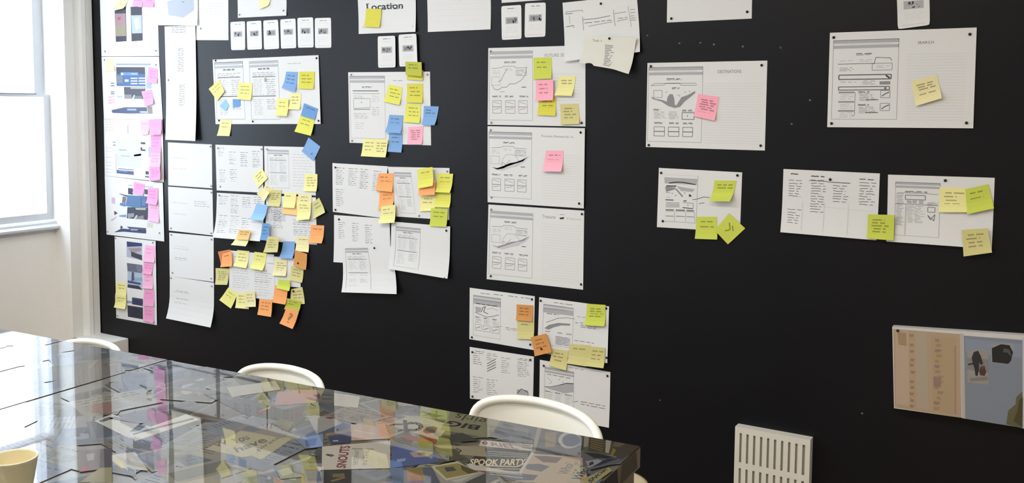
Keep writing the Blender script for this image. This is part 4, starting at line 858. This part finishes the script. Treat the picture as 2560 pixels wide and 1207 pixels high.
while xs < TLEN/2:
    ysb = -TDEP/2+.04
    while ysb < TDEP/2+.05:
        rnd_clip(xs+random.uniform(-.05, .05), ysb+random.uniform(-.04, .04), random.choice((.2, -.35, .6, -.1, 1.2, -.8))+random.uniform(-.2, .2)); ysb += .115
    xs += .135
def clip(reg, q, c, draw=None):
    P = [tloc(on_table(*px(reg, q[2*i], q[2*i+1]))) for i in range(4)]; C_ = Clip(P, gm(c)); C_.reg = reg
    if draw: draw(C_)
    C_.done()
def CQ(C_, pts, c, o=.000001): C_.poly([C_.P(C_.reg, *p) for p in pts], gm(c), o)
def CT(C_, body, pts, c, bold=.02, o=.000006): C_.text(body, [C_.P(C_.reg, *p) for p in pts], gm(c), bold, o)
def CL(C_, pts, c, wd=.004, o=0): C_.line([C_.P(C_.reg, *p) for p in pts], wd, gm(c))
CH3 = (-1.27, 2.07, -.16, .757); CH2 = (-2.22, 2.05, -.16, .716); CH1 = (-3.13, 1.98, -.16, .696)   # x, y, turn, height of the back
# ---- the cuttings that can be recognised
# a greener sheet with a leaf, beside the far edge
clip('T3', [990,445,1300,490,1290,600,985,560], (150,152,112), lambda C: (CQ(C, [(1000,550),(1080,525),(1140,540),(1150,510),(1160,545),(1230,555),(1140,575)], (98,100,66)), CL(C, [(1150,500),(1150,590)], (88,90,60))))
clip('T3', [790,545,985,560,1280,640,1090,640], (168,162,146))
def phi(C):
    CQ(C, [(818,596),(862,602),(864,718),(820,708)], (34,32,30)); CL(C, [(690,650),(720,638),(820,640)], (34,32,30), .012)
    CL(C, [(862,636),(930,630),(985,640),(1018,662),(1010,684),(960,700),(862,694)], (34,32,30), .016); CL(C, [(820,690),(760,698)], (34,32,30), .012)
    CQ(C, [(1020,715),(1080,680),(1170,680),(1210,700),(1160,735),(1060,735)], (74,64,56)); CQ(C, [(1160,690),(1205,695),(1180,718),(1150,712)], (120,50,44), .000003)
clip('T3', [655,640,850,562,1262,660,1160,790], (172,168,152), phi)
clip('T3', [818,740,1165,788,1118,825,816,790], (122,40,32))
def big(C):
    CT(C, 'BIG', [(1500,700),(1195,648),(1270,600),(1548,655)], (34,32,28), .03)
    CT(C, 'girls', [(1590,640),(1300,585),(1370,508),(1665,572)], (64,60,46), .0)
clip('T3', [1300,492,1665,572,1655,770,1180,690], (140,136,102), big)
clip('T4', [545,395,705,418,560,610,548,590], (152,148,128))
clip('T4', [710,420,1115,490,1055,690,570,612], (112,116,124), lambda C: (CQ(C, [(640,520),(720,560),(780,610),(700,620),(600,600)], (78,84,94)), CQ(C, [(800,480),(1000,520),(980,600),(860,580)], (134,132,134)), CL(C, [(900,610),(1030,650)], (70,72,80), .008)))
clip('T4', [1115,490,1165,500,1085,790,1050,780], (158,154,142))
def ring(C):
    CQ(C, [(1200,560),(1330,560),(1310,740),(1200,740)], (146,132,112)); 
    P = [(1480+130*math.cos(a*.3491)*1.0, 665+112*math.sin(a*.3491)) for a in range(18)]; CQ(C, P, (186,184,176), .000003)
    P = [(1500+108*math.cos(a*.3491), 665+86*math.sin(a*.3491)) for a in range(18)]; CQ(C, P, (84,96,122), .000005)
    for k in range(4): CL(C, [(1430,625+k*28),(1520,632+k*28)], (196,198,200), .006); CL(C, [(1548,640+k*28),(1620,646+k*28)], (176,180,186), .006)
clip('T4', [1165,505,1640,590,1600,825,1085,790], (104,104,108), ring)
clip('T4', [1650,590,1705,600,1690,720,1640,730], (150,144,128))
clip('T4', [1710,610,1895,645,1880,790,1700,720], (70,62,46), lambda C: [CL(C, [(1720,640+k*22),(1870,660+k*22)], (128,112,52), .005) for k in range(5)])
clip('T4', [1895,640,1960,650,1945,805,1888,790], (170,164,140))
clip('T4', [1960,650,2285,722,2070,870,1930,800], (74,64,50), lambda C: (CQ(C, [(2000,670),(2120,690),(2080,730),(1980,720)], (104,92,70)), CQ(C, [(1990,740),(2050,760),(2040,840),(1980,820)], (132,114,52))))
def beige(C):
    CQ(C, [(1070,830),(1200,830),(1390,850),(1300,910),(1160,900)], (110,88,88)); CQ(C, [(960,925),(1120,920),(1220,950),(1120,1010),(980,980)], (100,100,112)); CQ(C, [(780,1070),(900,1030),(1080,1050),(1020,1110),(820,1110)], (88,92,108))
    CT(C, 'Whoi', [(1260,1030),(1400,905),(1480,930),(1370,1045)], (112,108,104), .01); CT(C, 'Whoi', [(1395,1050),(1525,925),(1600,945),(1500,1070)], (92,88,84), .01)
clip('T4', [1060,800,1640,850,1700,1180,860,1120], (186,166,140), beige)
def animal(C):
    CQ(C, [(1640,790),(1800,800),(1960,850),(1990,870),(1900,900),(1760,880)], (34,34,38)); CQ(C, [(1660,900),(1800,900),(1850,960),(1700,990)], (150,150,156)); CQ(C, [(1740,990),(1900,910),(2040,890),(1980,960),(1820,1010)], (40,42,60)); CQ(C, [(1700,930),(1740,920),(1750,960),(1700,970)], (50,46,44), .000004)
clip('T4', [1620,770,1990,840,2060,905,1640,1010], (96,94,96), animal)
clip('T4', [1600,960,1720,950,1560,1129,1440,1129], (176,170,146), lambda C: CT(C, 'Whoi', [(1500,1085),(1635,950),(1715,968),(1610,1105)], (44,42,40), .02))
clip('T4', [1620,1100,1930,960,1965,1000,1700,1190], (168,160,104), lambda C: CT(C, 'SNOK', [(1690,1110),(1905,968),(1938,1000),(1725,1155)], (40,50,80), .03))
def oriel(C):
    CT(C, 'O', [(484,664),(548,668),(545,700),(480,695)], (110,38,32), .05); CT(C, 'RIEL', [(580,672),(850,700),(905,752),(590,712)], (150,118,114), .03); CL(C, [(940,700),(1040,712)], (120,116,112), .004); CL(C, [(940,730),(1040,742)], (120,116,112), .004)
clip('T4', [470,648,1062,700,1050,775,445,715], (206,200,188), oriel)
def spook(C):
    CT(C, 'SPOOK PARTY', [(350,862),(985,838),(958,888),(332,930)], (226,212,170), .03); CL(C, [(350,935),(600,915),(860,908),(975,872)], (214,200,160), .005)
    for k in range(4): CL(C, [(560,940+k*17),(920,925+k*22)], (170,168,164), .005)
    for k in range(3): CL(C, [(540,775+k*22),(1000,800+k*14)], (138,136,132), .006)
    CL(C, [(370,965),(530,975)], (130,54,44), .008)
clip('T4', [490,742,1050,778,905,1022,300,915], (56,52,48), spook)
clip('T4', [1050,778,1075,800,925,1040,895,1022], (200,196,186))
clip('T4', [300,918,905,1022,900,1036,360,990], (196,190,174))
def photoframe(C):
    CQ(C, [(1130,1058),(1350,1022),(1520,1122),(1240,1172)], (140,128,72)); CQ(C, [(1215,1065),(1300,1058),(1330,1098),(1240,1108)], (66,66,62), .000003); CQ(C, [(1370,1040),(1520,1120),(1430,1135),(1375,1090)], (78,70,36), .000003); CL(C, [(1140,1068),(1220,1118)], (84,78,50), .006)
clip('T3', [1082,1055,1352,1003,1562,1125,1242,1195], (190,184,154), photoframe)
clip('T3', [1160,760,1400,720,1570,800,1180,820], (66,62,52), lambda C: CQ(C, [(1440,770),(1480,775),(1490,800),(1450,795)], (110,44,38)))
clip('T3', [1100,840,1620,860,1640,960,1300,930], (160,148,118), lambda C: CT(C, 'EIL', [(1440,895),(1340,858),(1305,895),(1400,930)], (56,52,44), .02))
clip('T3', [1110,870,1320,880,1420,980,1230,1010], (80,74,58))
clip('T3', [705,850,1090,880,1180,1010,700,1070], (78,92,140), lambda C: (CQ(C, [(710,855),(840,860),(850,890),(720,900)], (70,84,148)), CQ(C, [(870,930),(980,900),(1100,940),(1020,1000),(900,990)], (166,148,140)), CQ(C, [(940,935),(1010,930),(1015,965),(950,970)], (120,96,92), .000004), CQ(C, [(750,990),(830,990),(820,1020),(750,1020)], (140,152,186))))
clip('T3', [700,1070,1100,1060,1190,1230,720,1260], (84,88,100), lambda C: CQ(C, [(850,1070),(1000,1060),(1010,1200),(850,1200)], (132,114,56)))
def shouts(C):
    CT(C, 'SNOUTS', [(168,1055),(200,852),(302,850),(268,1056)], (112,44,38), .03)
    CL(C, [(60,940),(90,935),(130,950)], (90,86,80), .012)
    CT(C, 'THE ELEPHANT', [(345,1020),(350,885),(395,885),(392,1020)], (112,108,100), .0); CT(C, 'IN THE', [(440,1015),(440,885),(490,885),(488,1010)], (112,108,100), .0)
    CQ(C, [(320,870),(540,870),(535,880),(320,880)], (140,136,126))
clip('T3', [20,858,690,800,690,1072,18,1088], (196,188,172), shouts)
clip('T3', [78,760,305,715,300,820,110,832], (44,50,84), lambda C: CL(C, [(130,800),(190,792)], (190,190,200), .006))
clip('T3', [300,640,640,640,690,780,310,800], (186,158,138), lambda C: (CQ(C, [(420,570),(520,590),(560,660),(430,640)], (156,140,84)), CL(C, [(330,700),(520,740)], (206,192,176), .006)))
clip('T3', [20,1090,310,1085,310,1250,20,1250], (48,44,38), lambda C: (CL(C, [(110,1200),(250,1160)], (120,100,60), .008), CQ(C, [(120,1130),(240,1120),(250,1160),(130,1160)], (110,92,48))))
def pirate(C):
    CT(C, 'W', [(295,850),(420,806),(460,850),(330,888)], (112,96,66), .02); CT(C, 'You', [(462,808),(590,768),(650,812),(500,862)], (104,100,92), .02)
    CT(C, 'have', [(490,890),(745,800),(815,842),(525,935)], (98,92,80), .02); CT(C, 'pirate', [(700,905),(895,800),(940,818),(735,932)], (112,106,94), .01)
clip('T2', [235,900,560,730,1040,800,730,1010], (176,168,134), pirate)
clip('T2', [500,715,620,650,1010,745,950,800], (140,132,122), lambda C: CQ(C, [(560,715),(640,680),(760,720),(680,740)], (112,112,122)))
clip('T2', [620,560,850,505,1170,605,1000,745], (66,64,48), lambda C: (CQ(C, [(620,545),(830,508),(840,525),(650,580)], (172,162,90)), CQ(C, [(680,572),(870,528),(885,545),(700,590)], (116,36,28), .000003), CQ(C, [(860,650),(950,640),(1080,690),(990,740)], (110,98,56)), CQ(C, [(1040,640),(1160,608),(1168,640),(1060,656)], (116,36,28), .000003)))
clip('T2', [500,650,700,600,900,640,700,700], (112,112,116))
clip('T2', [210,385,420,380,830,500,640,600], (70,68,68), lambda C: [CL(C, [(260+k*60,420+k*12),(420+k*60,400+k*14)], (130,122,116), .008) for k in range(5)])
clip('T2', [900,370,1260,350,1255,470,870,500], (160,136,132), lambda C: CQ(C, [(920,390),(1080,352),(1250,355),(1250,450),(1000,500),(900,470)], (176,130,124)))
clip('T2', [430,330,880,270,930,350,480,420], (176,170,156))
clip('T2', [1170,590,1390,600,1500,660,1260,760], (150,146,140), lambda C: CQ(C, [(1330,615),(1400,605),(1445,630),(1380,650)], (112,38,30)))
clip('T2', [1265,350,1410,380,1415,480,1265,470], (104,98,84), lambda C: (CQ(C, [(1265,370),(1300,385),(1285,440),(1265,440)], (112,38,30)), CL(C, [(1310,400),(1400,410)], (50,48,46), .01), CL(C, [(1310,440),(1400,450)], (50,48,46), .01)))
clip('T2', [1420,380,1661,415,1640,520,1420,500], (186,178,160))
clip('T2', [870,1075,1190,1030,1230,1150,930,1180], (120,122,124), lambda C: CQ(C, [(900,1100),(1000,1070),(1060,1120),(950,1150)], (160,158,152)))
clip('T2', [1120,1060,1270,1080,1260,1230,1120,1230], (140,122,66))
clip('T2', [390,1000,660,960,900,1060,760,1110], (110,114,122), lambda C: CQ(C, [(430,1060),(520,1040),(600,1070),(520,1090)], (150,148,140)))
clip('T2', [1060,810,1320,760,1320,880,1160,900], (120,132,156), lambda C: (CQ(C, [(1160,815),(1290,795),(1300,850),(1170,880)], (84,100,140)), CQ(C, [(1180,930),(1290,920),(1330,950),(1200,960)], (90,92,96))))
# left part
clip('T1', [700,750,830,700,1200,820,960,880], (190,186,172), lambda C: (CL(C, [(740,755),(820,725),(1000,770),(960,830)], (70,68,66), .02)))
clip('T1', [960,850,1380,700,1480,740,1000,900], (196,192,176), lambda C: CL(C, [(985,850),(1050,830),(1180,795),(1400,735)], (96,96,100), .012))
clip('T1', [690,620,830,610,830,700,680,690], (120,80,56))
clip('T1', [780,1010,1000,980,1100,1120,900,1100], (190,184,164), lambda C: (CQ(C, [(850,1000),(900,990),(1020,1060),(1000,1207),(940,1100)], (176,172,160)), CQ(C, [(950,1080),(1010,1090),(1020,1170),(950,1160)], (84,80,76), .000003)))
clip('T1', [590,970,740,960,740,1110,590,1130], (104,96,92), lambda C: (CQ(C, [(640,1000),(700,990),(700,1040),(650,1050)], (150,146,140)), CQ(C, [(600,1090),(660,1085),(660,1125),(600,1128)], (150,70,90))))
clip('T1', [590,1207,740,1100,830,1090,830,1207], (140,132,92))
clip('T1', [745,960,830,950,830,1095,745,1098], (62,52,54))

# ------------------------------------------------------------------ cup
def lathe_obj(name, prof, m, parent=None, n=40, loc=None, **kw):
    g = MB(); g.lathe(prof, m, n); return link(name, g.mesh(name, True), parent, loc=loc, **kw)
CUPM = mat('cream_glazed_cup', (226,216,178), .35, .5, .3)
p = on_table(37, 1260)
cup = lathe_obj('cup', [(.0001,0),(.022,0),(.026,.002),(.032,.02),(.040,.055),(.0475,.098),(.049,.1015),(.0487,.1035),(.0465,.1035),(.0455,.100),(.038,.055),(.030,.022),(.024,.008),(.0001,.006)], CUPM, None, 48, Vector((p.x, p.y, TABLE+.0005)), label='cream paper cup standing on the collage table at the lower left corner', cat='cup')
lathe_obj('drink', [(.0001,.062),(.0395,.062)], mat('milky_drink', (214,190,150), .2), cup, 40)

# ------------------------------------------------------------------ white shell chairs
SHELL = mat('white_moulded_shell', (252,250,238), .38, .5); STEEL = mat('chrome_leg', (190,190,192), .2, .5, 0, 1); FOOTM = mat('black_rubber', (30,30,32), .7)
TOPS = [0, .4, .65, .8, .9, .96, .99, .999]
PROF = [(-.225,.405),(-.215,.425),(-.17,.438),(-.08,.432),(.02,.424),(.10,.424),(.155,.440),(.19,.48),(.212,.54),(.228,.61),(.240,.68),(.246,.720)]+[(.246+.007*s_, .720+.077*s_) for s_ in TOPS[1:]]
def shell_pt(i, u, off=0):
    y, z = PROF[i]; n = len(PROF)-1; t = i/n
    hw = (.215+.012*math.sin(t*3.14)) if t < .6 else .226
    if i > n-len(TOPS): s_ = TOPS[i-n+len(TOPS)-1]; hw *= (1-s_**3.6)**(1/3.6)   # rounded top
    if i <= 2: hw *= (.90, .96, .99)[i]
    x = u*hw; back = max(0, min(1, (z-.44)/.16)); X = abs(x)/.226
    y -= back*.085*X**2.2; z += (1-back)*.030*X**2.5
    return Vector((x, y, z))
def make_chair(label, x, y, rz, h):
    root = bpy.data.objects.new('shell_chair', None); COL.objects.link(root); root.location = (x, y, FLOOR); root.rotation_euler = (0, 0, rz); k = h/.797; root.scale = (1, 1, k)
    tag(root, label, 'chair', 'white shell chairs at the table')
    M_ = 16; V = []; Fc = []
    for i in range(len(PROF)):
        for j in range(M_+1): V.append(tuple(shell_pt(i, -1+2*j/M_)))
    for i in range(len(PROF)-1):
        for j in range(M_): a = i*(M_+1)+j; Fc.append((a, a+1, a+M_+2, a+M_+1))
    cut = 6
    for nm, fs in (('seat', [f for f in Fc if f[0]//(M_+1) < cut]), ('backrest', [f for f in Fc if f[0]//(M_+1) >= cut])):
        me = bpy.data.meshes.new(nm); me.from_pydata(V, [], fs); me.materials.append(SHELL); me.polygons.foreach_set('use_smooth', [True]*len(fs))
        bmz = bmesh.new(); bmz.from_mesh(me); bmesh.ops.delete(bmz, geom=[v for v in bmz.verts if not v.link_faces], context='VERTS'); bmz.to_mesh(me); bmz.free()
        o = link(nm, me, root); s_ = o.modifiers.new('thickness', 'SOLIDIFY'); s_.thickness = .007; s_.offset = -1; ss = o.modifiers.new('smooth', 'SUBSURF'); ss.levels = ss.render_levels = 1
    # rolled rim around the edge
    path = [shell_pt(i, -1) for i in range(len(PROF))]+[shell_pt(len(PROF)-1, -1+2*j/8) for j in range(1, 8)]+[shell_pt(i, 1) for i in range(len(PROF)-1, -1, -1)]
    sm = []
    for i in range(len(path)-1): sm += [path[i], path[i].lerp(path[i+1], .5)]
    sm.append(path[-1])
    for _ in range(3): sm = [sm[0]]+[(sm[i-1]+sm[i]*2+sm[i+1])/4 for i in range(1, len(sm)-1)]+[sm[-1]]
    g = MB(); g.tube(sm, .0125, SHELL, 12); link('rim', g.mesh('rim', True), root)
    for sx in (-1, 1):
        for sy in (-1, 1):
            g = MB(); g.tube([(sx*.10, sy*.10, .415), (sx*.21, sy*.20, .01)], .009, STEEL, 10); lg = link('leg', g.mesh('leg', True), root)
            g = MB(); g.lathe([(.0001,0),(.013,0),(.013,.014),(.0001,.016)], FOOTM, 12, (sx*.212, sy*.202, 0)); link('foot', g.mesh('foot', True), lg)
    g = MB(); g.tube([(-.10,-.10,.412),(.10,.10,.412)], .008, STEEL); g.tube([(.10,-.10,.412),(-.10,.10,.412)], .008, STEEL); link('underframe', g.mesh('underframe', True), root)
    return root
make_chair('white shell chair nearest the right end of the table, largest of the three', CH3[0], CH3[1], CH3[2], CH3[3])
make_chair('white shell chair at the middle of the table, its back standing before the black wall', CH2[0], CH2[1], CH2[2], CH2[3])
make_chair('white shell chair at the far left, only a sliver of its back above the table', CH1[0], CH1[1], CH1[2], CH1[3])
# low stool tucked between table end and wall
st = bpy.data.objects.new('low_stool', None); COL.objects.link(st); st.location = (-1.165, 2.56, FLOOR); tag(st, 'cream low stool just visible behind the right end of the table', 'stool')
lathe_obj('seat', [(.0001,.425),(.110,.425),(.125,.430),(.130,.445),(.125,.458),(.110,.463),(.0001,.460)], mat('cream_stool_lacquer', (228,214,178), .4), st, 36)
for k in range(3):
    a = .5+k*2.094; g = MB(); g.tube([(.07*math.cos(a), .07*math.sin(a), .426), (.12*math.cos(a), .12*math.sin(a), 0)], .013, mat('cream_stool_lacquer', (228,214,178), .4), 10); link('leg', g.mesh('leg', True), st)
